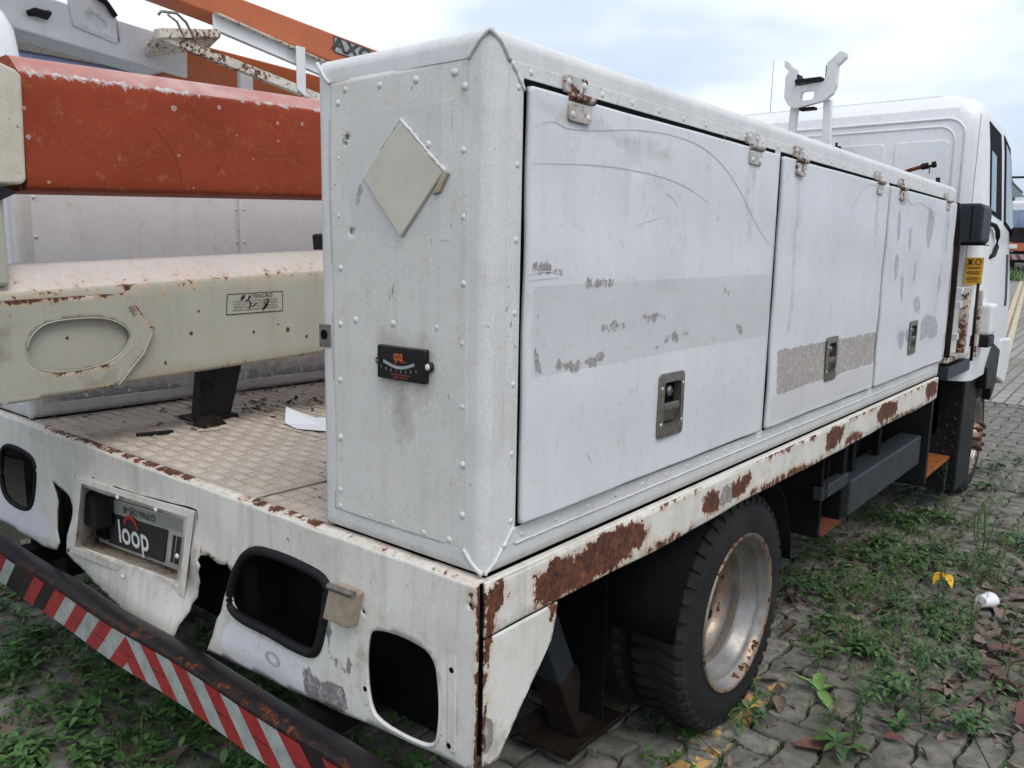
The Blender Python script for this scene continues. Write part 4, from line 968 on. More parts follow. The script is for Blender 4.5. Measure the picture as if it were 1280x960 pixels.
# ---- step unit in front of the locker
mb = MB(); mb.box(3.76, 3.80, .02, .40, .335, .925); mb.make('step_divider', 'black_steel', T, bevel=.004)
back = MB(); back.box(4.45, 4.46, .0, .38, .37, .955); BK = back.make('step_back_plate', 'black_steel', T)
mb = MB()
for i in range(8):
    for j in range(13):
        cy, cz = .022+i*.044, .39+j*.0435; t = PI/4 if (i+j) % 2 else -PI/4; dx, dz = .016*math.cos(t), .016*math.sin(t); nx, nz = -.0045*math.sin(t), .0045*math.cos(t)
        mb.add([(4.4498, cy-dx, cz-dz), (4.4498, cy+nx, cz+nz), (4.4498, cy+dx, cz+dz), (4.4498, cy-nx, cz-nz), (4.444, cy, cz)], [(0, 4, 1), (1, 4, 2), (2, 4, 3), (3, 4, 0)])
o = mb.make('tread_bars', 'black_steel', BK); o['kind'] = 'stuff'
mb = MB(); mb.box(4.462, 4.90, -.012, .5, .14, .925); mb.box(4.90, 5.40, .02, .5, .84, .90); mb.make('front_mudguard', 'black_steel', T, bevel=.01)
mb = MB(); mb.box(4.47, 5.0, -.02, -.002, .905, .985); mb.box(4.47, 5.0, .0, .5, .93, .97); mb.make('mudguard_rail', 'blue_black', T, bevel=.004)
mb = MB(); mb.box(3.802, 4.448, .03, .38, .352, .372); mb.make('orange_step', 'orange_step_paint', T, bevel=.004)
# ---- cab
CX0, CX1, CY = 4.30, 5.58, 1.30
def cab_half(z):          # half width by height
    return float(np.interp(z, [.85, 1.1, 1.35, 1.85, 2.25, 2.40, 2.50, 2.535], [1.35, 1.365, 1.36, 1.325, 1.300, 1.285, 1.235, 1.13]))
def cab_x(z): return float(np.interp(z, [.85, 2.36, 2.46, 2.53], [0, 0, .02, .10])), float(np.interp(z, [.85, 1.4, 2.3, 2.46, 2.53], [.0, 0, .28, .36, .50]))
zs = [.86, .98, 1.1, 1.22, 1.35, 1.6, 1.85, 2.05, 2.25, 2.36, 2.41, 2.45, 2.49, 2.515, 2.532, 2.538]
v = []; f = []; nr = 0
for z in zs:
    hw = cab_half(z); a, b = cab_x(z); x0, x1 = CX0+a, CX1-b; r = .12
    ring = []
    for cx, cy, a0 in ((x0+r, CY-hw+r, 180), (x1-r*1.6, CY-hw+r*1.6, 270), (x1-r*1.6, CY+hw-r*1.6, 0), (x0+r, CY+hw-r, 90)):
        rr_ = r if cx < 5 else r*1.6
        for i in range(9): t = math.radians(a0+90*i/8); ring.append((cx+rr_*math.cos(t), cy+rr_*math.sin(t), z))
    nr = len(ring); v += ring
for k in range(len(zs)-1):
    for i in range(nr): f.append((k*nr+i, k*nr+(i+1) % nr, (k+1)*nr+(i+1) % nr, (k+1)*nr+i))
f.append(tuple((len(zs)-1)*nr+i for i in range(nr))); f.append(tuple(range(nr-1, -1, -1)))
CB = obj('cab', v, f, 'cab_white', T, auto=28)
mb = MB(); mb.box(4.45, 5.5, .12, 2.48, .50, .855); mb.make('cab_floor', 'chassis_dark', T)
# pressed frame and panels of the rear wall
def pathtube(parent, pts, r, m, name, flat=1., n=8, closed=False):
    mb = MB(); q = [Vector(p) for p in pts]+([Vector(pts[0])] if closed else []); mb.tube(q, r, n, cap=not closed)
    return mb.make(name, m, parent, smooth=True)
def arc_frame(y0, y1, z0, z1, r):
    p = [(y0, z0)]
    p += [(y0+r-r*math.cos(t), z1-r+r*math.sin(t)) for t in np.linspace(0, PI/2, 8)]
    p += [(y1-r+r*math.sin(t), z1-r+r*math.cos(t)) for t in np.linspace(0, PI/2, 8)]
    return p+[(y1, z0)]
for (a, b, zt_, r) in ((.100, 2.50, 2.388, .10), (.150, 2.45, 2.345, .09)):
    pathtube(CB, [(CX0+.0005, y, z) for y, z in arc_frame(a, b, 1.3, zt_, r)], .0075, 'cab_white', 'pressed_ridge')
for (a, b) in ((.175, .475), (.535, .86), (.92, 1.25), (1.31, 1.62), (1.68, 2.0), (2.06, 2.40)):
    mb = MB(); mb.prism(rrect(a, b, 1.35, 2.268, .03, 4), RX(CX0), -.007, .002); mb.make('pressed_panel', 'cab_white', CB, bevel=.006, seg=3)
mb = MB(); mb.box(CX0-.0018, CX0+.001, .028, .031, 1.2, 2.40); mb.make('seam', 'seal_grey', CB)
# side windows, pillar, handle, door seam: follow the lean of the cab side
def SW(side):
    def fn(x, z, d=0): return (x, CY+side*(cab_half(z)-(d)) , z)
    return fn
for s_ in (-1, 1):
    fn = SW(s_)
    def sp_(poly, d0, d1, m, nm, par=CB, bev=0):
        mb = MB(); mb.prism(poly if s_ < 0 else poly[::-1], fn, d0, d1); return mb.make(nm, m, par, bevel=bev)
    qw = sp_(resample([(4.55, 1.86), (4.96, 1.83), (4.85, 2.35), (4.47, 2.38)], .1), -.004, .02, 'dark_opening', 'side_window')
    sp_(resample([(4.565, 1.88), (4.72, 1.87), (4.68, 2.20), (4.52, 2.22)], .1), -.007, -.003, 'window_glass', 'pane')
    sp_(resample([(5.06, 1.81), (5.46, 1.74), (5.20, 2.30), (4.97, 2.36)], .1), -.004, .02, 'dark_opening', 'door_window')
    sp_(resample([(5.10, 1.83), (5.42, 1.77), (5.18, 2.26), (5.02, 2.31)], .1), -.007, -.003, 'window_glass', 'pane')
    sp_([(4.42, 1.0), (4.424, 1.0), (4.424, 1.80), (4.42, 1.80)], -.0015, .01, 'seal_grey', 'door_seam')
    mb = MB(); yy_ = CY+s_*(cab_half(1.75)+.022)
    mb.tube([(4.50, yy_-s_*.03, 1.80), (4.60, yy_, 1.785), (4.70, yy_, 1.76), (4.73, yy_, 1.72), (4.73, yy_, 1.66), (4.66, yy_, 1.61), (4.55, yy_-s_*.03, 1.585)], .014, 8); mb.make('door_handle', 'black_rubber', CB, smooth=True)
    sp_(resample([(5.20, 1.28), (5.28, 1.28), (5.28, 1.62), (5.20, 1.62)], .1), -.003, .01, 'grey_beam', 'side_trim')
mb = MB()
a, b = cab_x(1.5)[1], cab_x(2.2)[1]
mb.add([(CX1-a+.012-.03, .18, 1.50), (CX1-a+.012-.03, 2.42, 1.50), (CX1-b+.02, 2.36, 2.24), (CX1-b+.02, .24, 2.24)], [(0, 1, 2, 3)]); mb.make('windscreen', 'window_glass', CB, solid=.01)
# low mirror bracket / indicator block at the front corner of the cab
mb = MB(); mb.box(5.28, 5.44, -.22, -.045, 1.70, 1.80); mb.make('corner_block', 'black_steel', CB, bevel=.01)
# yellow warning label on the rear corner of the cab
WY = mb = MB(); mb.prism(rrect(-.062+.0, .028, 1.435, 1.592, .004, 2), lambda u, v_, d: (CX0-.001+d+max(0, (.03-u))**2*2.2, u, v_), -.003, .0); WL = mb.make('warning_label', 'print_yellow', CB)
lbl = lambda u, v_, d=0: (CX0-.0050+d+max(0, (.03-u))**2*2.2, u, v_)
mb = MB()
for k, z in enumerate((1.535, 1.527, 1.511, 1.503, 1.497, 1.479, 1.471, 1.463, 1.452)):
    mb.prism([(.020-.004*(k % 3), z+.0022), (-.052+.006*(k % 2), z+.0022), (-.052+.006*(k % 2), z-.0008), (.020-.004*(k % 3), z-.0008)], lbl, 0, .001)
mb.prism([(.018, 1.580), (.012, 1.584), (-.010, 1.553), (-.004, 1.548)], lbl, 0, .001); mb.prism([(-.006, 1.584), (-.012, 1.580), (.014, 1.548), (.020, 1.552)], lbl, .0011, .002)
for k in range(10): a_, b_ = 2*PI*k/10, 2*PI*(k+1)/10; mb.prism([(-.036+.016*math.cos(a_), 1.567+.018*math.sin(a_)), (-.036+.016*math.cos(b_), 1.567+.018*math.sin(b_)), (-.036+.012*math.cos(b_), 1.567+.0135*math.sin(b_)), (-.036+.012*math.cos(a_), 1.567+.0135*math.sin(a_))], lbl, 0, .001)
mb.make('label_print', 'dark_rust', CB)
# ---- gear between locker and cab
mb = MB(); mb.prism(rrect(-.085, .25, 1.665, 1.885, .03, 5), lambda u, v_, d: (d, u, v_), 4.02, 4.27); AI = mb.make('air_intake', 'dark_plastic', T, bevel=.012, seg=3)
mb = MB(); mb.box(4.015, 4.27, -.089, .25, 1.66, 1.665); mb.box(4.0165, 4.0215, -.032, -.028, 1.68, 1.87); mb.make('intake_seam', 'slot_dark', T)
for z in (1.72, 1.83): o = rivet(T, (4.0205, -.055, z), 'rear'); o.name = 'intake_screw'; o.data = o.data.copy(); o.data.materials.clear(); o.data.materials.append(mat('black_rubber'))
mb = MB(); pts = [(3.775, .004, 1.87), (3.776, -.012, 1.80), (3.777, -.018, 1.65), (3.777, -.022, 1.40), (3.777, -.022, 1.05)]
for a, b in zip(pts[:-1], pts[1:]): mb.obox(a, b, .026, .026, (1, 0, 0))
mb.make('rusty_stay', 'dark_rust', T, bevel=.002)
mb = MB(); mb.box(3.90, 3.96, -.078, -.040, 1.07, 1.43); mb.make('upright_channel', 'rusty_white', T, bevel=.003)
mb = MB(); mb.box(4.06, 4.10, -.115, -.085, 1.04, 1.41); mb.make('upright_channel', 'rusty_white', T, bevel=.003)
mb = MB(); mb.tube([(4.02, -.095, 1.45), (4.02, -.10, 1.02)], .008, 8); mb.make('control_rod', 'dark_rust', T, smooth=True)
for z in (1.41, 1.335, 1.16): mb = MB(); mb.box(3.86, 3.90, -.05, .45, z-.018, z+.018); mb.make('ladder_rung', 'neighbour_white', T, bevel=.003)
mb = MB(); mb.box(3.86, 3.9, .03, .045, 1.0, 1.5); mb.make('upright_channel', 'neighbour_white', T)
mb = MB(); mb.box(3.76, 4.58, -.03, .6, 1.02, 1.045); mb.make('catwalk', 'rusty_white', T, bevel=.003)
mb = MB(); mb.box(3.76, 4.6, .10, 2.5, .93, 1.0); mb.make('crossbeam', 'chassis_dark', T)
mb = MB(); mb.box(3.765, 4.60, -.04, .02, .93, 1.0); mb.make('catwalk_edge', 'blue_black', T, bevel=.003)
mb = MB(); mb.box(4.34, 4.52, -.132, .0, 1.14, 1.325); LB = mb.make('work_lamp_housing', 'cab_white', T, bevel=.02, seg=3)
mb = MB(); mb.box(4.336, 4.52, -.128, .0, 1.07, 1.138); mb.make('housing_base', 'black_steel', T, bevel=.008)
mb = MB(); mb.prism([(5.16, .80), (5.50, .72), (5.62, .86), (5.60, 1.04), (5.2, 1.06)], SY(-.075), 0, .06); mb.make('cab_step_panel', 'neighbour_white', T, bevel=.015)
mb = MB(); mb.prism([(4.78, .90), (4.82, .76), (5.0, .74), (5.02, .66), (5.10, .70), (5.20, .80), (5.24, .98), (4.9, 1.06)], SY(-.07), 0, .05); mb.make('cab_step_bracket', 'black_steel', T, bevel=.01)
mb = MB(); mb.tube([(4.1, .50, 2.02), (4.1, .33, 2.085), (4.1, .26, 2.103)], .011, 8); mb.make('red_lever', 'bare_rust', T, smooth=True)
mb = MB(); mb.tube([(4.1, .27, 2.10), (4.1, .235, 2.106)], .018, 8); mb.tube([(4.1, .215, 2.108), (4.1, .195, 2.112)], .018, 8); mb.tube([(4.1, .23, 2.10), (4.1, .20, 2.11)], .008, 8); mb.tube([(4.1, .228, 2.10), (4.1, .226, 2.06)], .003, 5); mb.make('lever_joint', 'dark_rust', T, auto=40)
mb = MB(); mb.tube([(3.70, .09, 1.90), (3.70, .09, 1.985)], .008, 8); mb.tube([(3.70, .09, 1.955), (3.70, .09, 2.0)], .011, 8); mb.make('locker_peg', 'black_rubber', T)
# ---- boom cradle on its two legs
CRX = 3.9
def cr_(u, v_, d): return (CRX+d, u, v_)
yc = .85; k_ = 1.0
shape = [(1.028, 2.735), (1.000, 2.716), (.985, 2.690), (.955, 2.675), (.955, 2.575), (.790, 2.588), (.778, 2.610), (.776, 2.690), (.708, 2.745), (.672, 2.728), (.672, 2.708), (.716, 2.668), (.716, 2.560), (.735, 2.515), (.780, 2.480), (.950, 2.452), (.99, 2.470), (1.018, 2.520), (1.018, 2.640), (1.000, 2.668), (1.030, 2.700)]
shape = [(a-.005, b) for a, b in shape]
v_out = shape; hole = rrect(.835, .915, 2.492, 2.545, .018, 4)
CR = sheet('boom_cradle', shape, RX(CRX), 'neighbour_white', T, holes=[hole], h=.03, thick=.04, smooth=False)
CR.modifiers['thick'].offset = 1 if CR.data.polygons[0].normal.x < 0 else -1
mb = MB(); mb.box(CRX-.07, CRX+.10, .79, .945, 2.592, 2.612); mb.make('rest_pad', 'black_rubber', CR, bevel=.004)
mb = MB(); mb.box(CRX-.02, CRX+.06, .777, .784, 2.60, 2.68); mb.box(CRX-.02, CRX+.06, .944, .951, 2.59, 2.65); mb.make('side_pad', 'black_rubber', CR)
mb = MB(); mb.obox((CRX+.02, .965, 2.47), (CRX+.02, 1.03, 1.0), .045, .035, (1, 0, 0)); mb.obox((CRX+.02, .770, 2.49), (CRX+.02, .70, 1.0), .045, .035, (1, 0, 0)); mb.make('cradle_leg', 'neighbour_white', CR, bevel=.003)
mb = MB(); mb.box(CRX-.01, CRX+.05, .84, .93, 2.444, 2.458); mb.make('cradle_gusset', 'dark_rust', CR)
mb = MB(); mb.tube([(4.22, .80, 2.19), (4.22, .80, 2.235)], .05, 16); mb.tube([(4.22, .80, 2.235), (4.22, .80, 2.26)], .03, 12); mb.tube([(4.22, .80, 2.26), (4.22, .80, 2.285)], .008, 8); mb.make('filler_cap', 'black_rubber', T, auto=40)
mb = MB(); mb.prism(circ(.95, 2.12, .14, 24), RX(4.16), -.08, .1); mb.make('round_tank', 'cab_white', T, bevel=.02, auto=40)
mb = MB(); mb.tube([(5.5, 1.772, 2.50), (5.5, 1.770, 2.80), (5.5, 1.769, 3.13)], [.004, .0022, .0018], 6); mb.make('radio_aerial', 'black_rubber', T)
# ---- booms
def boom(name, x0, x1, y0, y1, zb0, zb1, zt0, zt1, ch, m, mtop, n=70, chz=None, fields=None, par=None):
    """box-section boom with a broad upper chamfer; bottom/top heights at x=-.2 and x=.8 give the slope"""
    par = par or T; zb = lambda x: zb0+(zb1-zb0)*(x+.2); zt = lambda x: zt0+(zt1-zt0)*(x+.2); chz = chz or ch
    v = []; f = []; rb = .022
    xs_ = np.linspace(x0, x1, n)
    def sect(x):
        B, TT = zb(x), zt(x)
        p = [(y0+rb*(1-math.sin(a)), B+rb*(1-math.cos(a))) for a in np.linspace(0, PI/2, 4)]
        m_ = 10
        p += [(y0, B+rb+(TT-B-rb-.01)*k/m_) for k in range(1, m_+1)]
        p += [(y0+.003, TT), (y0+.010, TT+.006)]
        p += [(y0+ch, TT+chz), (y0+ch+.02, TT+chz+.008), (y1-ch-.02, TT+chz+.008), (y1-ch, TT+chz), (y1, TT-.005), (y1, B+rb), (y1-rb, B)]
        return p
    for x in xs_: v += [(x, a, b) for a, b in sect(x)]
    k = len(sect(0))
    ft = []
    for i in range(n-1):
        for j in range(k):
            ft.append((i*k+j, (i+1)*k+j, (i+1)*k+(j+1) % k, i*k+(j+1) % k))
    ft += [tuple(range(k)), tuple((n-1)*k+j for j in range(k-1, -1, -1))]
    P = np.array(v); at = {kk: fn_(P, zb, zt) for kk, fn_ in (fields or {}).items()}
    o = obj(name, v, ft, [m, mtop], par, at, auto=30)
    for pi, pl in enumerate(o.data.polygons):
        if pi < (n-1)*k and 15 <= pi % k <= 20: pl.material_index = 1
    return o, zb, zt
YB = 1.5
edge_f = lambda w: (lambda P, zb, zt: np.where(P[:, 1] < YB+.06, .5-np.abs(P[:, 2]-np.array([zt(x) for x in P[:, 0]]))/w, 0).clip(0, 1))
LBm, lzb, lzt = boom('lower_boom', -.62, 2.75, YB, 1.80, 1.136, 1.182, 1.429, 1.483, .075, 'lower_boom_paint', 'boom_top_lit', chz=.068,
    fields={'rust': lambda P, zb, zt: np.maximum(np.where(P[:, 1] < YB+.02, .345-np.abs(P[:, 2]-np.array([zt(x) for x in P[:, 0]]))*6, 0), np.where(P[:, 1] < YB+.03, .36-np.abs(P[:, 2]-np.array([zb(x) for x in P[:, 0]]))*7, 0)).clip(0, 1)})
UBm, uzb, uzt = boom('upper_boom', -.185, 2.6, YB, 1.80, 1.708, 1.752, 2.014, 2.053, .06, 'red_boom_paint', 'red_lit_and_blister', chz=.048,
    fields={'peel': lambda P, zb, zt: np.maximum(np.where(P[:, 1] < YB+.03, (.545+.05*np.sin(P[:, 0]*7+1))-np.abs(P[:, 2]-np.array([zt(x) for x in P[:, 0]])-.004)*14, 0), np.where((P[:, 0] < -.17), .36, 0)).clip(0, 1),
            'dirt': lambda P, zb, zt: np.where(P[:, 1] < YB+.03, .55-np.abs(P[:, 2]-np.array([zb(x) for x in P[:, 0]]))*9, 0).clip(0, 1)})
# weld blisters and nicks on the red boom
for (px_, pz_, r_) in ((.245, 1.985, .012), (.40, 2.01, .010), (-.175, 1.85, .009), (-.18, 1.925, .007), (.62, 1.99, .008), (.255, 1.845, .006), (-.13, 1.735, .006), (.62, 1.93, .006), (.3, 1.75, .004), (.72, 2.0, .009), (.46, 1.93, .004), (.52, 1.86, .004)):
    mb = MB(); mb.prism([(px_+r_*.75*random.uniform(.7, 1.2)*math.cos(t), pz_+r_*.75*random.uniform(.7, 1.2)*math.sin(t)) for t in np.linspace(0, 2*PI, 10)[:-1]], SY(YB), -.0010, .001); mb.make('paint_blister', 'chip_white', UBm, auto=30); mb = MB(); mb.prism(circ(px_+r_*.1, pz_+r_*.1, r_*.42, 7), SY(YB), -.0016, -.001); mb.make('blister_core', 'red_lit_and_blister', UBm)
plain('boom_scratch', (.38, .085, .05), .5, 0, .3, 60); plain('boom_gouge', (.14, .02, .012), .5, 0, .3, 60)
def bscratch(pts, w, m, par, y):
    q = [Vector(p) for p in pts]
    for _ in range(2):
        n = [q[0]]
        for i in range(len(q)-1): n += [q[i]*.75+q[i+1]*.25, q[i]*.25+q[i+1]*.75]
        q = n+[q[-1]]
    v = []; f = []
    for i, p in enumerate(q):
        t = (q[min(i+1, len(q)-1)]-q[max(i-1, 0)]).normalized(); nn = Vector((-t.y, t.x))*w/2
        for s in (-1, 1): r = p+nn*s; v.append((r.x, y, r.y))
        if i: f.append((2*i-2, 2*i, 2*i+1, 2*i-1))
    obj('scratch', v, f, m, par)
bscratch([(.18, 1.92), (.235, 1.86), (.255, 1.80), (.265, 1.755)], .0035, 'boom_gouge', UBm, YB-.0006)
bscratch([(.39, 1.975), (.43, 1.92), (.42, 1.86), (.375, 1.80), (.33, 1.77)], .0022, 'boom_gouge', UBm, YB-.0006)
bscratch([(.52, 1.87), (.58, 1.90)], .0018, 'boom_gouge', UBm, YB-.0006)
for _ in range(46):
    a, b = random.uniform(-.12, .72), random.uniform(1.77, 1.98); t = random.uniform(-1.0, .2) if random.random() < .8 else random.uniform(0, 3); l = random.uniform(.03, .16)
    p = [(a, b), (a+l/2*math.cos(t), b+l/2*math.sin(t)), (a+l*math.cos(t+.2), b+l*math.sin(t+.2))]
    if all(1.74 < q[1] < 2.0 and -.17 < q[0] < .85 for q in p): bscratch(p, .0012, 'boom_scratch', UBm, YB-.0005)
# raised reinforcement with its oval pocket at the rear end of the lower boom
sheet('reinforcement_plate', [(-.60, 1.112), (.018, 1.150), (.103, 1.243), (.138, 1.315), (.090, 1.383), (.052, 1.425), (-.60, 1.398)], SY(YB-.022), 'lower_boom_paint', LBm, h=.012, thick=.021,
      holes=[smoothpoly([(-.228, 1.29), (-.19, 1.342), (-.126, 1.356), (.0, 1.357), (.068, 1.312), (.055, 1.262), (-.011, 1.214), (-.168, 1.203), (-.222, 1.235)], 2)],
      fields={'rust': ([], .02, [((-.6, 1.398), (.052, 1.425)), ((.09, 1.385), (.135, 1.315)), ((-.2, 1.13), (.018, 1.150)), ((-.16, 1.205), (-.02, 1.214))], .004), 'peel': ([smoothpoly([(.07, 1.39), (.10, 1.355), (.10, 1.33), (.06, 1.38)], 1)], .02), 'dirt': ([smoothpoly([(-.1, 1.12), (.02, 1.15), (.02, 1.2), (-.1, 1.19)], 1), [(-.6, 1.2), (-.27, 1.25), (-.27, 1.35), (-.6, 1.3)]], .05)})
pp = resample([(.018, 1.150), (.103, 1.243), (.138, 1.315), (.090, 1.383), (.052, 1.425)], .012); pp = [p for p in pp if not (abs((p[1]-1.15)*(.052-.018)-(p[0]-.018)*(1.425-1.15)) < 1e-4 and 1.16 < p[1] < 1.42)]
mb = MB(); mb.tube([(a, YB-.020, b) for a, b in pp], .0035, 7); mb.make('weld_bead', 'lower_boom_paint', LBm, smooth=True)
mb = MB(); pp = smoothpoly([(-.228, 1.29), (-.19, 1.342), (-.126, 1.356), (.0, 1.357), (.068, 1.312), (.055, 1.262), (-.011, 1.214), (-.168, 1.203), (-.222, 1.235)], 2); mb.tube([(a, YB-.0215, b) for a, b in pp+[pp[0]]], .0022, 7, cap=False); mb.make('pocket_bead', 'lower_boom_paint', LBm, smooth=True)
# attention label on the lower boom
lab = [(.404, 1.411), (.621, 1.417), (.619, 1.349), (.398, 1.344)]
mb = MB(); mb.prism(lab, SY(YB), -.0012, .0); mb.make('boom_label', 'lower_boom_paint', LBm)
mb = MB()
for a, b in zip(lab, lab[1:]+lab[:1]):
    A, B = Vector(a), Vector(b); t = (B-A).normalized(); nn = Vector((-t.y, t.x))*.0014; mb.prism([tuple(A-nn), tuple(B-nn), tuple(B+nn), tuple(A+nn)], SY(YB), -.0020, -.0014)
mb.make('label_border', 'lettering_dark', LBm)
text('label_heading', '▲ ATENÇÃO' if False else 'ATENÇÃO', SY(YB), .530, 1.4030, .0165, 'lettering_dark', LBm, depth=.0022, rot=.03, sx=1.25, bold=.02)
mb = MB(); mb.prism([(.452, 1.396), (.470, 1.396), (.461, 1.410)], SY(YB), -.0022, -.0016); mb.make('warning_triangle', 'lettering_dark', LBm)
for k, s in enumerate(('A LANÇA NÃO DEVE SER OPERADA SEM', 'O USO DAS SAPATAS ESTABILIZADORAS', 'VERIFIQUE O NIVEL DE OLEO ANTES DE', 'OPERAR O EQUIPAMENTO DIARIAMENTE')):
    text('label_line', s, SY(YB), .512, 1.3885-.0098*k, .0082, 'lettering_dark', LBm, depth=.0022, rot=.03, sx=1.18)
for _ in range(9):
    a, b = random.uniform(.44, .56), random.uniform(1.35, 1.40); t = random.uniform(.3, 1.2)
    bscratch([(a, b), (a+.02*math.cos(t), b+.02*math.sin(t)), (a+.03*math.cos(t+.4), b+.03*math.sin(t))], random.uniform(.002, .006), 'dark_rust', LBm, YB-.0026)
for (a, b, r_) in ((-.11, 1.30, .005), (.27, 1.29, .006), (.64, 1.28, .008), (.50, 1.28, .005), (.72, 1.25, .006), (.18, 1.20, .006), (.30, 1.36, .004), (.6, 1.30, .004)):
    mb = MB(); mb.prism([(a+r_*random.uniform(.5, 1.2)*math.cos(t), b+r_*random.uniform(.7, 1.6)*math.sin(t)) for t in np.linspace(0, 2*PI, 9)[:-1]], SY(YB), -.0008, .001); mb.make('rust_spot', 'bare_rust', LBm)
# knuckle joining the two booms at the rear
mb = MB(); mb.prism([(-.62, 1.70), (-.205, 1.722), (-.193, 1.735), (-.186, 2.005), (-.20, 2.018), (-.25, 2.035), (-.62, 2.02)], SY(YB-.02), 0, .34); mb.make('boom_knuckle', 'knuckle_paint', T, bevel=.012, seg=3)
mb = MB(); mb.box(-.60, -.245, YB+.0, 1.80, 1.45, 1.70); mb.make('knuckle_link', 'lower_boom_paint', T, bevel=.01)
mb = MB(); mb.prism([(-.262, 1.718), (-.218, 1.700), (-.262, 1.676)], SY(YB-.02), 0, .1); mb.make('knuckle_stop', 'black_steel', T, bevel=.003)
# black rest under the lower boom
mb = MB()
A = [(.385, .968), (.50, .968), (.56, 1.17), (.41, 1.17)]
mb.prism(A, SY(1.66), 0, .025); mb.prism([(.36, .968), (.39, .968), (.41, 1.17), (.385, 1.17)], SY(1.64), 0, .05)
mb.box(.36, .53, 1.66, 1.78, .955, .968); mb.make('boom_rest', 'black_steel', T, bevel=.004)
mb = MB(); mb.prism(circ(.39, 1.085, .02, 12), SY(1.61), 0, .03); mb.make('rest_bolt', 'dark_rust', T, bevel=.002)
mb = MB(); mb.prism([(.33, .955), (.43, .955), (.40, .99), (.36, .985)], SY(1.57), 0, .06); mb.make('rest_clamp', 'dark_rust', T, bevel=.003)
# turret in front that carries the booms
mb = MB(); mb.tube([(2.75, 1.55, .95), (2.75, 1.55, 1.25)], .28, 24); mb.box(2.45, 3.0, 1.40, 1.90, 1.10, 1.52); mb.make('boom_turret', 'neighbour_white', T, bevel=.01, auto=40)
mb = MB(); mb.obox((.9, 1.65, 1.58), (2.2, 1.65, 1.68), .09, .09); mb.make('boom_cylinder', 'black_steel', T, bevel=.01)
# =================================================================== THE NEIGHBOUR TRUCK (left, beyond ours)
NT = thing('aerial_lift_truck', 'neighbouring lift truck with orange upper boom and white sleeve arm above the red boom', 'truck', (2.6, 5.0, 0))
def sbox(name, xz, y0, y1, m, par, bev=.008, **k):
    mb = MB(); mb.prism(xz, SY(y0), 0, y1-y0); return mb.make(name, m, par, bevel=bev, **k)
sbox('sleeve_arm', [(-.6, 2.99), (.6, 2.87), (1.007, 2.835), (2.062, 2.738), (2.072, 2.985), (1.6, 3.02), (.6, 3.11), (-.6, 3.21)], 4.6, 4.88, 'neighbour_white', NT, .012)
sbox('boom', [(1.9, 2.735), (5.2, 2.50), (5.2, 2.80), (3.15, 2.958), (1.9, 3.00)], 4.63, 4.85, 'orange_boom_paint', NT, .012)
o = sheet('gusset_plate', [(1.30, 2.925), (1.275, 3.06), (1.30, 3.30), (1.40, 3.28), (1.50, 3.14), (1.575, 3.02), (1.582, 2.882), (1.56, 2.872)], SY(4.585), 'neighbour_white', NT, h=.03, thick=.014, holes=[smoothpoly([(1.385, 2.985), (1.39, 3.02), (1.43, 3.03), (1.50, 2.99), (1.515, 2.95), (1.48, 2.935)], 2)])
mb = MB(); pp = [(1.30, 2.925), (1.56, 2.872), (1.582, 2.882), (1.578, 3.0)]; mb.tube([(a, 4.583, b) for a, b in pp], .005, 6); mb.make('weld_bead', 'neighbour_white', NT, smooth=True)
mb = MB(); mb.tube([(1.30, 4.62, 3.16), (1.42, 4.58, 3.14), (1.50, 4.56, 3.10), (1.56, 4.57, 3.03)], .018, 8); mb.tube([(1.30, 4.60, 3.20), (1.45, 4.60, 3.17), (1.54, 4.60, 3.08)], .014, 8); mb.make('hydraulic_hose', 'black_rubber', NT, smooth=True)
mb = MB(); mb.tube([(1.03, 4.575, 2.93), (1.07, 4.56, 2.945), (1.13, 4.56, 2.94), (1.16, 4.575, 2.965)], [.016, .026, .028, .014], 10); mb.make('greasy_coupling', 'black_rubber', NT, smooth=True)
UB2 = sbox('upper_boom', [(.2, 3.28), (2.024, 3.093), (3.6, 2.895), (3.6, 3.13), (2.262, 3.240), (.2, 3.42)], 4.2, 4.42, 'orange_boom_paint', NT, .012)
sbox('boom_end_sleeve', [(.15, 3.28), (1.64, 3.128), (1.66, 3.26), (1.64, 3.30), (.15, 3.44)], 4.17, 4.45, 'cream_steel', NT, .01)
mb = MB(); mb.prism([(3.028, 3.158), (3.40, 3.126), (3.42, 3.015), (3.035, 3.047)], SY(4.198), -.002, 0); SG = mb.make('boom_sign', 'stripe_white', NT)
mb = MB()
for a, b in (((3.028, 3.158), (3.40, 3.126)), ((3.035, 3.047), (3.42, 3.015)), ((3.028, 3.158), (3.035, 3.047))):
    A, B = Vector(a), Vector(b); t = (B-A).normalized(); nn = Vector((-t.y, t.x))*.004; mb.prism([tuple(A-nn), tuple(B-nn), tuple(B+nn), tuple(A+nn)], SY(4.198), -.004, -.002)
mb.make('sign_border', 'lettering_dark', NT)
text('sign_letters', 'AXO', SY(4.196), 3.215, 3.088, .135, 'lettering_dark', NT, depth=.001, rot=-.10, bold=.045, sx=1.35)
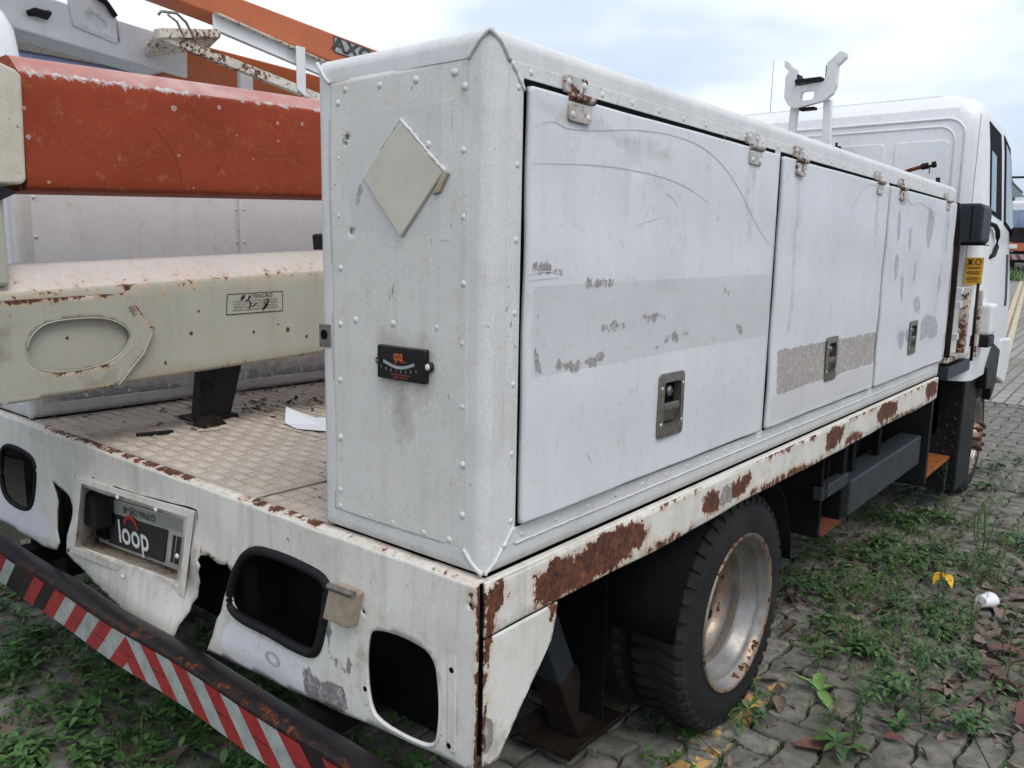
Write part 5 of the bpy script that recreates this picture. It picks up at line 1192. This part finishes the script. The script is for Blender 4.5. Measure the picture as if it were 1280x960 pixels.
# white rail frame carrying the boom
FR = sbox('rail', [(2.024, 2.985), (2.861, 2.852), (3.5, 2.76), (3.5, 2.85), (2.861, 2.955), (2.024, 3.090)], 4.185, 4.20, 'neighbour_white', NT, .003)
sbox('rail_flange', [(2.024, 3.082), (2.861, 2.947), (3.5, 2.842), (3.5, 2.856), (2.861, 2.961), (2.024, 3.096)], 4.14, 4.184, 'rusty_white', NT, .003)
sbox('rail_flange', [(2.024, 2.979), (2.861, 2.846), (3.5, 2.75), (3.5, 2.762), (2.861, 2.858), (2.024, 2.991)], 4.14, 4.184, 'neighbour_white', NT, .003)
FR2 = sbox('lower_rail', [(1.60, 2.84), (2.5, 2.70), (3.3, 2.56), (3.3, 2.625), (2.5, 2.762), (1.60, 2.90)], 4.12, 4.17, 'rusty_white', NT, .003)
sbox('rail_post', [(2.622, 2.70), (2.70, 2.66), (2.70, 3.0), (2.622, 3.0)], 4.11, 4.119, 'neighbour_white', NT, .003)
sbox('rail_post', [(2.24, 2.3), (2.34, 2.3), (2.34, 2.80), (2.24, 2.80)], 4.23, 4.27, 'neighbour_white', NT, .003)
mb = MB(); mb.add([(1.60, 4.1, 2.84), (2.02, 4.1, 2.93), (1.60, 4.1, 2.90), (2.02, 4.1, 2.98), (1.76, 4.6, 2.82), (2.16, 4.5, 2.93), (1.76, 4.6, 2.88), (2.16, 4.5, 2.98)], [(0, 1, 3, 2), (4, 6, 7, 5), (0, 4, 5, 1), (2, 3, 7, 6), (0, 2, 6, 4), (1, 5, 7, 3)]); mb.make('cross_member', 'rusty_white', NT, bevel=.003)
mb = MB(); mb.tube([(1.60, 4.1, 2.975), (1.62, 4.1, 3.0), (1.72, 4.1, 3.01), (1.78, 4.1, 2.97), (1.83, 4.1, 2.89), (1.84, 4.1, 2.86)], .009, 8); mb.tube([(1.66, 4.1, 2.99), (1.72, 4.1, 2.96), (1.76, 4.1, 2.88), (1.76, 4.1, 2.85)], .008, 8); mb.make('bent_hook', 'latch_steel', NT, smooth=True)
# fibreglass bucket
v = []; f = []
zs_ = [1.86, 1.87, 1.92, 2.5, 2.66, 2.74, 2.765, 2.77]; sc_ = [.86, .93, 1.0, .955, .92, .85, .76, .5]
for z, s_ in zip(zs_, sc_):
    for a, b in rrect(.18-.56*s_, .18+.56*s_, 4.10-.33*s_, 4.10+.33*s_, .12*s_, 5): v.append((a, b, z))
k_ = 24
for i in range(len(zs_)-1):
    for j in range(k_): f.append((i*k_+j, i*k_+(j+1) % k_, (i+1)*k_+(j+1) % k_, (i+1)*k_+j))
f += [tuple(range(k_-1, -1, -1)), tuple((len(zs_)-1)*k_+j for j in range(k_))]
obj('bucket', v, f, 'cab_white', NT, auto=40)
mb = MB(); mb.box(.7, 6.4, 3.75, 6.1, .95, 1.06); mb.make('deck', 'cream_steel', NT, bevel=.01)
mb = MB(); mb.box(.8, 6.2, 4.45, 4.55, .6, .94); mb.box(.8, 6.2, 5.3, 5.4, .6, .94); mb.make('chassis_rail', 'chassis_dark', NT)
mb = MB(); mb.tube([(4.4, 4.75, 1.06), (4.4, 4.75, 2.5)], .22, 20); mb.make('turret', 'neighbour_white', NT, auto=40)
for cx, cy in ((1.8, 3.85), (5.9, 3.85), (1.8, 5.75), (5.9, 5.75)):
    mb = MB(); mb.lathe([(.25, .0), (.38, .0), (.40, .03), (.40, .2), (.38, .23), (.25, .23)], (cx, cy, .40), 40, close=True); w_ = mb.make('wheel', 'tyre_rubber', NT, auto=40)
    mb = MB(); mb.lathe([(.25, .01), (.22, .06), (.1, .08), (0, .08)], (cx, cy, .40), 40); mb.make('rim', 'rim_paint', w_, auto=40)
mb = MB(); mb.prism([(6.5, .7), (8.0, .7), (8.0, 1.4), (7.75, 2.4), (7.6, 2.5), (6.5, 2.5)], SY(3.8), 0, 2.2); NC = mb.make('cab', 'cab_white', NT, bevel=.06, seg=3)
mb = MB(); mb.prism([(6.9, 1.55), (7.75, 1.5), (7.60, 2.25), (6.9, 2.3)], SY(3.79), 0, .02); mb.make('side_window', 'black_gloss', NC)
for cy in (3.85, 5.75): mb = MB(); mb.lathe([(.0, .02), (.38, .0), (.40, .03), (.40, .2), (.38, .23), (.25, .23)], (7.3, cy, .40), 32); mb.make('wheel', 'tyre_rubber', NT, auto=40)
# blue box van standing behind that truck
paint('van_blue', (.13, .18, .30), (.10, .14, .25), .3, (.3, .32, .38), .4, .02, 0, .2)
BV = thing('box_van', 'slate blue box body showing between the white sleeve arm and the red boom', 'van', (-.5, 6.4, 0))
mb = MB(); mb.box(-3.2, 2.06, 5.3, 7.4, .8, 2.94); BB = mb.make('box_body', 'van_blue', BV, bevel=.03)
mb = MB(); mb.box(-3.18, 2.0, 5.6, 7.1, .5, .79); mb.make('chassis', 'chassis_dark', BV)
mb = MB(); mb.box(-3.2, 2.06, 5.285, 5.299, 2.86, 2.92); mb.make('roof_trim', 'latch_steel', BV, bevel=.003)
for cx in (-2.2, 1.2):
    for cy in (5.4, 7.1): mb = MB(); mb.lathe([(0, .02), (.36, .0), (.38, .03), (.38, .2), (.2, .22)], (cx, cy, .38), 32); mb.make('wheel', 'tyre_rubber', BV, auto=40)
mb = MB(); mb.prism([(2.4, .6), (4.1, .6), (4.15, 1.3), (3.7, 2.1), (2.4, 2.15)], SY(5.5), 0, 1.8); mb.make('cab', 'van_blue', BV, bevel=.06, seg=3)
mb = MB(); mb.prism([(2.8, 1.4), (3.85, 1.35), (3.6, 1.95), (2.8, 2.0)], SY(5.49), 0, .02); mb.make('side_window', 'black_gloss', BV)

# =================================================================== FAR SIDE OF THE YARD
fx = 34.; fz = gz(fx)
FT = thing('parked_truck', 'distant white truck with dark front and striped bumper at the right edge', 'truck', (fx+2, 3.1, fz))
mb = MB(); mb.box(fx+.3, fx+2.2, 2.0, 4.36, fz+1.0, fz+2.75); c_ = mb.make('cab', 'cab_white', FT, bevel=.12, seg=3)
mb = MB(); mb.box(fx+.27, fx+.36, 2.2, 4.18, fz+1.78, fz+2.42); mb.make('windscreen', 'blue_glass', c_, bevel=.03)
mb = MB(); mb.box(fx+.2, fx+.4, 1.95, 4.40, fz+1.26, fz+1.70); mb.make('grille', 'black_steel', c_, bevel=.03)
mb = MB(); mb.box(fx+.18, fx+.4, 2.0, 4.36, fz+.92, fz+1.24); mb.make('front_panel', 'orange_boom_paint', FT, bevel=.03)
mb = MB(); mb.box(fx+.15, fx+.35, 3.85, 4.2, fz+1.0, fz+1.16); mb.make('headlight', 'print_white', FT, bevel=.02)
mb = MB(); mb.box(fx+.05, fx+.3, 1.9, 4.42, fz+.60, fz+.80); bb = mb.make('bumper', 'stripe_white', FT, bevel=.01)
for k in range(9): y = 2.0+k*.27; mb = MB(); mb.prism([(y, fz+.61), (y+.13, fz+.61), (y+.25, fz+.79), (y+.12, fz+.79)], RX(fx+.045), -.005, .01); mb.make('bumper_stripe', 'stripe_red', bb)
mb = MB(); mb.box(fx+2.3, fx+8, 1.95, 4.4, fz+1.1, fz+3.0); mb.make('cargo_body', 'neighbour_white', FT, bevel=.03)
mb = MB(); mb.box(fx+.6, fx+8, 2.3, 4.0, fz+.5, fz+1.0); mb.make('chassis', 'chassis_dark', FT)
for cy in (2.1, 4.05):
    for cx in (fx+1.2, fx+6.5): mb = MB(); mb.lathe([(0, .02), (.42, 0), (.45, .03), (.45, .22), (.2, .25)], (cx, cy, fz+.45), 24); mb.make('wheel', 'tyre_rubber', FT, auto=40)
mb = MB(); mb.tube([(fx+2.5, 4.2, fz+3.2), (fx-.6, 4.3, fz+3.52), (fx-2.0, 2.2, fz+3.35)], .04, 8); mb.make('crane_arm', 'black_steel', FT)
# leaf builder -------------------------------------------------------
class Leaves:
    def __init__(s): s.v = []; s.f = []; s.r = []
    def leaf(s, base, dirv, L, w, curl=.2, fold=.25, twist=0., n=3, tint=None):
        base = Vector(base); d = Vector(dirv).normalized(); sd_v = d.cross(Vector((0, 0, 1)))
        if sd_v.length < .1: sd_v = Vector((1, 0, 0))
        sd_v.normalize(); upv = sd_v.cross(d)
        if twist: R_ = Matrix.Rotation(twist, 3, d); sd_v = R_@sd_v; upv = R_@upv
        k = len(s.v); tint = random.random() if tint is None else tint
        for i in range(n+1):
            t = i/n; ww = w*math.sin(PI*min(1, (t*.92+.06)))**.8*(1 if n < 5 else random.uniform(.82, 1.15)); c = base+d*(L*t)-Vector((0, 0, 1))*(curl*L*t*t)
            s.v += [tuple(c+sd_v*ww/2+upv*fold*ww/2), tuple(c), tuple(c-sd_v*ww/2+upv*fold*ww/2)]; s.r += [tint]*3
            if i: a = k+3*i; s.f += [(a-3, a-2, a+1, a), (a-2, a-1, a+2, a+1)]
    def blade(s, base, dirv, L, w, curl=.4, tint=None):
        base = Vector(base); d = Vector(dirv).normalized(); sv = d.cross(Vector((0, 0, 1)))
        if sv.length < .1: sv = Vector((1, 0, 0))
        sv.normalize(); k = len(s.v); tint = random.random() if tint is None else tint
        for t in (0, .5, 1.):
            c = base+d*(L*t)-Vector((0, 0, 1))*(curl*L*t*t); ww = w*(1-t*.9); s.v += [tuple(c+sv*ww/2), tuple(c-sv*ww/2)]; s.r += [tint]*2
        s.f += [(k, k+1, k+3, k+2), (k+2, k+3, k+5, k+4)]
    def stem(s, p, q, r, tint=.5):
        m_ = MB(); m_.tube([p, q], [r, r*.6], 4, cap=False); k = len(s.v); s.v += m_.v; s.f += [tuple(i+k for i in q_) for q_ in m_.f]; s.r += [tint]*len(m_.v)
    def make(s, name, m, parent=None): return obj(name, s.v, s.f, m, parent, {'leafrand': s.r}, smooth=True)
def rdir(el0, el1):
    a = random.uniform(0, 2*PI); e = random.uniform(el0, el1); return Vector((math.cos(a)*math.cos(e), math.sin(a)*math.cos(e), math.sin(e)))
def clump(Lv, x, y, size, n, z=0.):
    for _ in range(n):
        d = rdir(.15, 1.2); h = size*random.uniform(.3, 1.); b = Vector((x, y, z))+Vector((d.x, d.y, 0))*size*random.uniform(0, .5)+Vector((0, 0, h*.6))
        Lv.leaf(b, (d.x, d.y, random.uniform(-.1, .6)), size*random.uniform(.45, .9), size*random.uniform(.22, .42), random.uniform(.1, .5), random.uniform(.1, .5))
def tuft(Lv, x, y, size, n, z=0.):
    for _ in range(n): d = rdir(.5, 1.4); Lv.blade((x+random.uniform(-.01, .01), y+random.uniform(-.01, .01), z), d, size*random.uniform(.5, 1.1), .0035, random.uniform(.1, .7))
from mathutils import noise as mnoise
def nz(x, y, s, o=0.): return mnoise.noise(Vector((x*s+o, y*s-o, o)))
def gap_to_joint(x, y):
    """distance-like value: small close to the joints of the paving"""
    i, j = x/GU, y/GU; return min(abs(i-round(i)), abs(j-round(j)))
weeds, grass, moss = Leaves(), Leaves(), Leaves()
def dens(x, y):
    """how overgrown the yard is"""
    d = 0.
    for (a, b, r_) in ((1.745, -.11, .13), (3.10, -.23, .08), (2.93, -.44, .10), (1.60, -.37, .07), (1.36, -.165, .09), (2.55, -.52, .06)):
        if (x-a)**2+(y-b)**2 < r_*r_ or (x < a and (x-a+.06)**2+(y-b+.06)**2 < r_*r_): return 0
    if x > .9:
        d = .75*math.exp(-((y+.05-.10*(x-2))/.42)**2)*min(1, max(0, (x-1.75)/.8))*(1 if x < 5.5 else max(0, 1-(x-5.5)/1.5))
        d += .62*math.exp(-((x-3.1)/1.0)**2-((y+.55)/.5)**2)+.45*math.exp(-((x-3.4)/1.3)**2-((y-.05)/.28)**2)
        d += .5*math.exp(-((x-1.9)/.5)**2-((y-.12)/.15)**2)+.25*math.exp(-((x-1.65)/.3)**2-((y+.55)/.15)**2)+.5*math.exp(-((x-1.1)/.25)**2-((y-.15)/.12)**2)
    else: d = .72 if y > .7 and x < .9 else .35
    return d*(.65+1.1*nz(x, y, 2.3, 3.))
for _ in range(5200):
    if random.random() < .36: x, y = random.uniform(-.75, .9), random.uniform(.6, 3.6)
    else: x, y = random.uniform(.9, 7.0), random.uniform(-1.3, .8)
    q = proj((x, y, 0))
    if q is None or not (-30 < q[0] < 1320 and 420 < q[1] < 1040): continue
    dd = dens(x, y)
    if random.random() > dd*(.44 if x < .9 else .35): continue
    sz = random.uniform(.03, .075); nn_ = random.randint(4, 14); sp_ = random.uniform(.015, .05); g_ = random.random() < .25
    for _k in range(nn_):
        a, b = random.gauss(x, sp_), random.gauss(y, sp_*1.3)
        if g_: tuft(grass, a, b, sz*random.uniform(.8, 1.6), random.randint(4, 8))
        else: clump(weeds, a, b, sz*random.uniform(.6, 1.15), random.randint(3, 6), random.uniform(0, sz*.5))
cnt = 0
for _ in range(11000):
    if random.random() < .34: x, y = random.uniform(-.75, .9), random.uniform(.6, 3.6)
    else: x, y = random.uniform(.8, 8.), random.uniform(-1.6, 1.0)
    q = proj((x, y, 0))
    if q is None or not (-30 < q[0] < 1320 and 420 < q[1] < 1040): continue
    dd = dens(x, y)
    if random.random() > dd*(.9 if x < .9 else .55): continue
    sz = random.uniform(.022, .055)*(1.25 if random.random() < .12 else 1)*(1.15 if x < .9 else 1.0)
    if x > 6: sz *= 1.2
    if random.random() < .72: clump(weeds, x, y, sz, random.randint(3, 7), 0)
    else: tuft(grass, x, y, sz*1.3, random.randint(5, 10))
    cnt += 1
# moss and tiny sprouts in the joints
for _ in range(26000):
    x, y = random.uniform(1.0, 4.5), random.uniform(-1.1, .45)
    if random.random() < .4: x = random.uniform(1.0, 2.3)
    if gap_to_joint(x, y) > .10 or nz(x, y, 3.1, 7.) < -.10: continue
    q = proj((x, y, 0))
    if q is None or not (800 < q[0] < 1300 and 500 < q[1] < 980): continue
    for _k in range(2): moss.leaf((x, y, -.012), rdir(.2, 1.1), random.uniform(.005, .014), random.uniform(.003, .006), .2, .2, n=2)
for _ in range(260):
    x, y = random.uniform(1.4, 4.6), random.uniform(-.95, .1)
    if random.random() > dens(x, y)+.06: continue
    h = random.uniform(.06, .17); n_ = random.randint(2, 4)
    for _k in range(n_):
        tip = Vector((x+random.gauss(0, .03), y+random.gauss(0, .03), h*random.uniform(.7, 1))); b = Vector((x, y, -.01)); grass.stem(tuple(b), tuple(tip), .0013, random.random())
        for i in range(int(h*120)): t = random.uniform(.2, 1); grass.leaf(b+(tip-b)*t, rdir(.1, 1.), random.uniform(.012, .03), random.uniform(.003, .006), .2, .3, n=2)
w = weeds.make('ground_weeds', 'weed_leaf'); tag(w, 'low broad-leaved weeds spreading over the paving', 'weeds'); w['kind'] = 'stuff'
w = grass.make('grass_tufts', 'grass_blade'); tag(w, 'short grass tufts among the weeds', 'grass'); w['kind'] = 'stuff'
w = moss.make('joint_moss', 'weed_leaf'); tag(w, 'moss and sprouts in the paving joints', 'moss'); w['kind'] = 'stuff'
# far grass strip under the distant truck
fg = Leaves()
for _ in range(2600):
    x, y = random.uniform(31, 37), random.uniform(1.5, 6.0); fg.blade((x, y, gz(x)), rdir(.8, 1.5), random.uniform(.2, .5), .06, .2)
w = fg.make('grass_strip', 'grass_blade'); tag(w, 'grass growing under the distant truck', 'grass'); w['kind'] = 'stuff'
# litter of dry leaves
dl = Leaves()
def dead(Lv, x, y, L, tint=None, up=0.):
    a = random.uniform(0, 2*PI); d = Vector((math.cos(a), math.sin(a), random.uniform(-.05, .3)))
    Lv.leaf((x, y, .006+up), d, L, L*random.uniform(.42, .62), random.uniform(-.35, .45), random.uniform(-.9, 1.1), random.uniform(-.9, .9), n=6, tint=tint)
for _ in range(6000):
    x, y = random.uniform(.9, 6.0), random.uniform(-1.4, .6)
    dd = 1.7*math.exp(-((x-2.65)/.7)**2-((y+.66)/.26)**2)+.22*math.exp(-((x-2.6)/.8)**2-((y-.1)/.3)**2)+.045
    if random.random() > dd: continue
    q = proj((x, y, 0))
    if q is None or not (-30 < q[0] < 1320 and 420 < q[1] < 1040): continue
    dead(dl, x, y, random.uniform(.03, .085))
for _ in range(300):
    x, y = random.uniform(-.6, .8), random.uniform(.8, 3.2); dead(dl, x, y, random.uniform(.03, .09))
w = dl.make('leaf_litter', 'dead_leaf'); tag(w, 'dry brown leaf litter among the weeds', 'leaves'); w['kind'] = 'stuff'
# fine debris crumbs
cb = MB(); cbr = []
for _ in range(14000):
    x, y = random.uniform(1.0, 6.0), random.uniform(-1.3, .6)
    if random.random() > dens(x, y)*.9+.08 or nz(x, y, 2.7, 1.) < -.15: continue
    s_ = random.uniform(.002, .006)*(2.2 if random.random() < .25 else 1); a = random.uniform(0, PI); p = [(x+s_*math.cos(a+k*2.1)*random.uniform(.6, 1.4), y+s_*math.sin(a+k*2.1), .001) for k in range(3)]
    cb.add(p+[(x, y, .003+s_*.6)], [(0, 1, 3), (1, 2, 3), (2, 0, 3)])
w = cb.make('crumbs', 'dead_leaf'); w.data.attributes.new('leafrand', 'FLOAT', 'POINT').data.foreach_set('value', np.repeat(np.array([random.random() for _ in range(len(cb.v)//4)], np.float32), 4)); tag(w, 'soil crumbs and bark bits on the paving', 'debris'); w['kind'] = 'stuff'
w.data.attributes.new('leafrand', 'FLOAT', 'POINT')
# single leaves one can point to
def one_leaf(x, y, L, ang, m, label, tint=.3, wf=.55, curl=.1, fold=.35, tw=.1, zr=.012, stalk=True):
    lv = Leaves(); d = Vector((math.cos(ang), math.sin(ang), .08)); lv.leaf((x, y, zr), d, L, L*wf, curl, fold, tw, n=8, tint=tint)
    if stalk: lv.stem((x, y, zr), tuple(Vector((x, y, zr))-d*L*.3), .0012)
    o = lv.make('fallen_leaf', m); return tag(o, label, 'leaf', 'large fallen leaves')
one_leaf(1.36, -.165, .125, 2.2-PI, 'dead_leaf_red', 'big red-brown leaf lying nearest the bottom edge', .8, .5)
one_leaf(1.60, -.37, .068, -1.0, 'dead_leaf_red', 'small oval maroon leaf right of the low dark weed', .6, .55)
one_leaf(1.93, -.30, .085, -.6, 'dead_leaf', 'crumpled pale brown leaf left of the twiggy tall weed', .7, .75, fold=.6)
one_leaf(1.98, -.70, .15, -.6, 'dead_leaf_red', 'broad dark curled leaf cut by the right edge', .15, .7, fold=.7, curl=-.1)
one_leaf(2.55, -.52, .14, -1.4, 'dead_leaf_red', 'long red leaf just below the white cup', .8, .4, fold=.6)
one_leaf(2.62, -.10, .085, 2.6, 'dead_leaf_red', 'upright folded red leaf in the middle of the litter', .9, .5, fold=.9, tw=.9)
one_leaf(1.95, -.335, .085, .9, 'bright_leaf', 'single green oval leaf lying beside the tall weed', .0, .45, zr=.05, stalk=False)
one_leaf(2.9, .02, .10, 1.9, 'dead_leaf', 'flat tan leaf near the pale twig by the tyre', .9, .6)
# individual weeds
def tall_weed(x, y, h, lean, nst, label, m='weed_leaf', lf=.03, lw=.007, spread=.25):
    root = thing('tall_weed', label, 'weed', (x, y, 0)); st = Leaves(); lv = Leaves()
    for k in range(nst):
        a = random.uniform(0, 2*PI); tip = Vector((x+lean[0]*h+spread*h*math.cos(a)*random.random(), y+lean[1]*h+spread*h*math.sin(a)*random.random(), h*random.uniform(.75, 1.)))
        b = Vector((x, y, -.01)); mid = (b+tip)/2+Vector((random.uniform(-.02, .02), random.uniform(-.02, .02), .02)); pts = [b+(mid-b)*t for t in (0, .5)]+[mid+(tip-mid)*t for t in (0, .5, 1)]
        for p, q in zip(pts[:-1], pts[1:]): st.stem(tuple(p), tuple(q), .0021)
        for i in range(int(h*130)):
            t = random.uniform(.15, 1); p = b+(mid-b)*(2*t) if t < .5 else mid+(tip-mid)*(2*t-1); d = rdir(.1, .9); lv.leaf(p, d, lf*random.uniform(.5, 1.2)*(1.2-t*.5), lw*random.uniform(.8, 1.3), .2, .3, n=2)
            if random.random() < .12 and t > .3: q = p+rdir(.5, 1.1)*h*.16; st.stem(tuple(p), tuple(q), .0011); [lv.leaf(p+(q-p)*random.random(), rdir(.2, 1), lf*.6, lw*.8, .2, .3, n=2) for _ in range(4)]
    st.make('stem', 'weed_leaf', root); lv.make('foliage', m, root); return root
tall_weed(1.80, -.44, .28, (.05, .0), 3, 'twiggy tall weed with two stems rising from a paving joint')
tall_weed(1.50, -.30, .22, (.1, -.05), 3, 'feathery weed in front at the lower edge', lf=.035, lw=.005)
tall_weed(2.75, -.30, .26, (.1, 0), 3, 'thin tall weed left of the white cup', lf=.03, lw=.005)
tall_weed(3.6, -.32, .33, (0, -.05), 5, 'airy branching weed with pale tips before the open yard', m='grass_blade', lf=.03, lw=.004, spread=.5)
tall_weed(3.5, -.58, .30, (0, .02), 5, 'wispy branching weed nearest the right edge', m='grass_blade', lf=.025, lw=.004, spread=.5)
tall_weed(4.35, .02, .42, (0, 0), 1, 'single tall flower spike beside the black step box', m='grass_blade', lf=.02, lw=.005, spread=.05)
tall_weed(1.93, -.05, .17, (.15, .05), 1, 'small upright sprout behind the light green rosette', lf=.03, lw=.009)
tall_weed(2.35, -.62, .30, (.0, .0), 2, 'slender weed standing in dry leaves at right', lf=.03, lw=.005)
# light green rosette
RO = thing('rosette_weed', 'light green rosette weed with five long leaves beside the tyre', 'weed', (1.745, -.11, 0)); 
for a, L, t in ((-2.4, .10, .15), (-.35, .11, .12), (.35, .10, .8), (1.5, .12, .5), (1.0, .06, .9)):
    lv = Leaves(); lv.leaf((1.745, -.11, .012), (math.cos(a), math.sin(a), t), L, .045, .3, .5, random.uniform(-.4, .4), n=7, tint=random.random()); lv.make('leaf', 'bright_leaf', RO)
DW = thing('dark_weed', 'low dark green weed with lance leaves between two pavers', 'weed', (1.68, -.395, 0))
lv = Leaves(); clump(lv, 1.68, -.395, .075, 14); clump(lv, 1.78, -.50, .05, 8); lv.make('foliage', 'weed_leaf', DW)
DW = thing('dark_weed', 'dark leafy weed at the lower edge beside the big red-brown leaf', 'weed', (1.42, -.30, 0))
lv = Leaves(); clump(lv, 1.42, -.28, .09, 16); tuft(lv, 1.43, -.30, .13, 14); lv.make('foliage', 'weed_leaf', DW)
# twig, cup, flower
def curve_thing(name, pts, r, m, label, cat):
    mb = MB(); mb.tube(pts, r, 6); o = mb.make(name, m, None, smooth=True); o.data.attributes.new('leafrand', 'FLOAT', 'POINT'); return tag(o, label, cat)
curve_thing('twig', [(1.70, -.42, .02), (1.78, -.47, .02), (1.86, -.52, .03), (1.95, -.555, .05), (2.1, -.59, .06), (2.25, -.60, .08)], [.003, .0028, .0026, .0022, .0018, .001], 'twig_brown', 'thin brown twig slanting over the pavers by the tall weed', 'twig')
curve_thing('twig', [(2.22, .33, .01), (2.35, .27, .02), (2.52, .16, .015), (2.68, .06, .02)], [.0016, .0022, .0022, .0012], 'twig_brown', 'pale straight twig lying right of the tyre', 'twig')
mb = MB(); prof = [(.0, 0), (.022, 0), (.024, .004), (.031, .075), (.0325, .078), (.030, .078), (.022, .006), (0, .006)]
mb.lathe(prof, (0, 0, 0), 24, 'z'); R_ = Matrix.Rotation(math.radians(100), 4, 'X'); R2 = Matrix.Rotation(math.radians(75), 4, 'Z'); V = [R2@(R_@Vector(p)) for p in mb.v]
V = [(p.x*1.25+2.97, p.y*1.25-.42, p.z*(1.2 if p.z > 0 else 1.0)+.038) for p in V]; o = obj('plastic_cup', V, mb.f, 'print_white', auto=40); tag(o, 'crushed white plastic cup lying in dry leaves', 'cup')
YF = Leaves()
for a in (.3, 1.5, 2.6, 4.0): YF.leaf((3.12, -.235, .07), (math.cos(a), math.sin(a), -.05), .062, .05, .6, .6, n=4)
o = YF.make('yellow_blossom', 'yellow_petal'); tag(o, 'wilted bright yellow blossom in the leaf litter', 'flower')
YF = Leaves(); YF.leaf((.35, 1.75, .03), (1, .3, 0), .07, .05, .2, .3, n=4); YF.leaf((.34, 1.73, .03), (.2, 1, 0), .06, .04, .2, .3, n=4); o = YF.make('yellow_leaf', 'yellow_petal'); tag(o, 'yellow leaf under the bumper at far left', 'leaf')
# sheet of paper and bits lying on the deck
pv = [(.640, 1.335, .957), (.535, 1.318, .956), (.545, 1.46, .954), (.672, 1.55, .998), (.78, 1.40, .985), (.70, 1.22, .960), (.56, 1.21, .958)]
o = obj('paper_sheet', [(.64, 1.34, .956), (.545, 1.33, .957), (.575, 1.44, .9560), (.655, 1.545, .990), (.70, 1.43, .958), (.80, 1.25, .975), (.60, 1.16, .962)], [(0, 1, 2), (0, 2, 3), (0, 3, 4), (0, 4, 5), (0, 5, 6), (0, 6, 1)], 'paper', solid=.0008); tag(o, 'creased white paper sheet lying on the tread plate deck', 'paper')
mb = MB(); mb.prism(smoothpoly([(.12, 1.615), (.135, 1.595), (.235, 1.565), (.225, 1.585)], 1), lambda u, v_, d: (u, v_, .9535+d), 0, .012); o = mb.make('bark_chip', 'black_rubber', None, bevel=.002); tag(o, 'small dark bark chip lying on the deck plate', 'debris')
lv = Leaves(); lv.stem((.29, 1.52, .958), (.37, 1.46, .962), .0016); lv.stem((.33, 1.49, .958), (.38, 1.50, .962), .0012); o = lv.make('twig', 'twig_brown'); tag(o, 'tiny forked twig on the deck plate', 'twig')
dk = Leaves()
for _ in range(90):
    x, y = random.gauss(.75, .22), random.gauss(1.75, .12)
    if .5 < y < 2.1 and x > .05: dead(dk, x, y, random.uniform(.012, .04), up=.950)
for _ in range(40):
    x = random.uniform(.05, 1.3); dead(dk, x, random.uniform(2.03, 2.11), random.uniform(.01, .04), up=.950)
w = dk.make('deck_litter', 'dead_leaf'); tag(w, 'dry leaf bits swept against the deck side', 'debris'); w['kind'] = 'stuff'
# =================================================================== TREES AND HILL
def tree(x, y, z0, h, r, label, n=2600, m='tree_leaf'):
    root = thing('tree', label, 'tree', (x, y, z0), 'trees beyond the yard'); mb = MB(); th = h*.45
    mb.tube([(x, y, z0-.2), (x+.1, y, z0+th*.6), (x, y+.1, z0+th)], [.22, .16, .12], 8)
    cl = []
    for k in range(9):
        a = random.uniform(0, 2*PI); c = Vector((x+r*.6*math.cos(a)*random.random(), y+r*.6*math.sin(a)*random.random(), z0+h*random.uniform(.5, .88))); cl.append((c, r*random.uniform(.3, .5))); mb.tube([(x, y, z0+th*.9), tuple(c)], [.09, .03], 5)
    mb.make('trunk', 'twig_brown', root).data.attributes.new('leafrand', 'FLOAT', 'POINT')
    lv = Leaves()
    for _ in range(n):
        c, rr_ = random.choice(cl); d = rdir(-1.4, 1.5); lv.leaf(c+d*rr_*random.uniform(.5, 1.05), rdir(-.6, .6), random.uniform(.25, .5), random.uniform(.15, .28), .3, .3, n=2)
    lv.make('crown', m, root)
for k, (x, y, h) in enumerate(((62, 9.0, 3.3), (60, 5.6, 3.6), (66, 2.0, 3.6), (58, -1.5, 3.4))):
    tree(x, y, gz(x), h, 2.4, ('leafy green tree just above the distant white truck', 'rounded tree behind the distant truck at the right edge', 'bushy tree hidden right behind the far truck', 'low spreading tree at the far right beyond the truck')[k])
hv = []; hf = []; NYH, NXH = 150, 26
for i in range(NXH):
    x = 420+i*22
    for j in range(NYH):
        y = 330-j*9.; s_ = i/(NXH-1); prof_ = math.sin(PI*min(1, s_*1.0)*.5)**1.1
        ridge = 101-2.0*min(18, max(0, 146-y))-.06*max(0, 128-y)+6*nz(0, y, .018, 5.)+3*nz(0, y, .05, 9.)
        ridge = max(16, ridge)
        z = -3+ridge*prof_*.98+6*nz(x, y, .03, 1.)*s_+3.2*nz(x, y, .17, 2.)*s_+random.uniform(-1.3, 1.3)*s_
        hv.append((x, y, z))
for i in range(NXH-1):
    for j in range(NYH-1): hf.append((i*NYH+j, i*NYH+j+1, (i+1)*NYH+j+1, (i+1)*NYH+j))
hill = obj('hill', hv, hf, 'forest', smooth=False); hill['kind'] = 'structure'

# =================================================================== THE AIR
hz = MB(); hz.box(-64, 1440, -930, 930, -8, 130); hz = hz.make('haze', 'paper'); hz['kind'] = 'stuff'; tag(hz, 'thin pale haze in front of the distant wooded hill', 'haze')
hm = bpy.data.materials.new('haze_air'); hm.use_nodes = True; hn = hm.node_tree.nodes; hn.clear()
ho = hn.new('ShaderNodeOutputMaterial'); hp = hn.new('ShaderNodeVolumePrincipled'); hp.inputs['Color'].default_value = (.80, .88, 1, 1); hp.inputs['Density'].default_value = .00042
hm.node_tree.links.new(hp.outputs[0], ho.inputs['Volume']); hz.data.materials.clear(); hz.data.materials.append(hm)
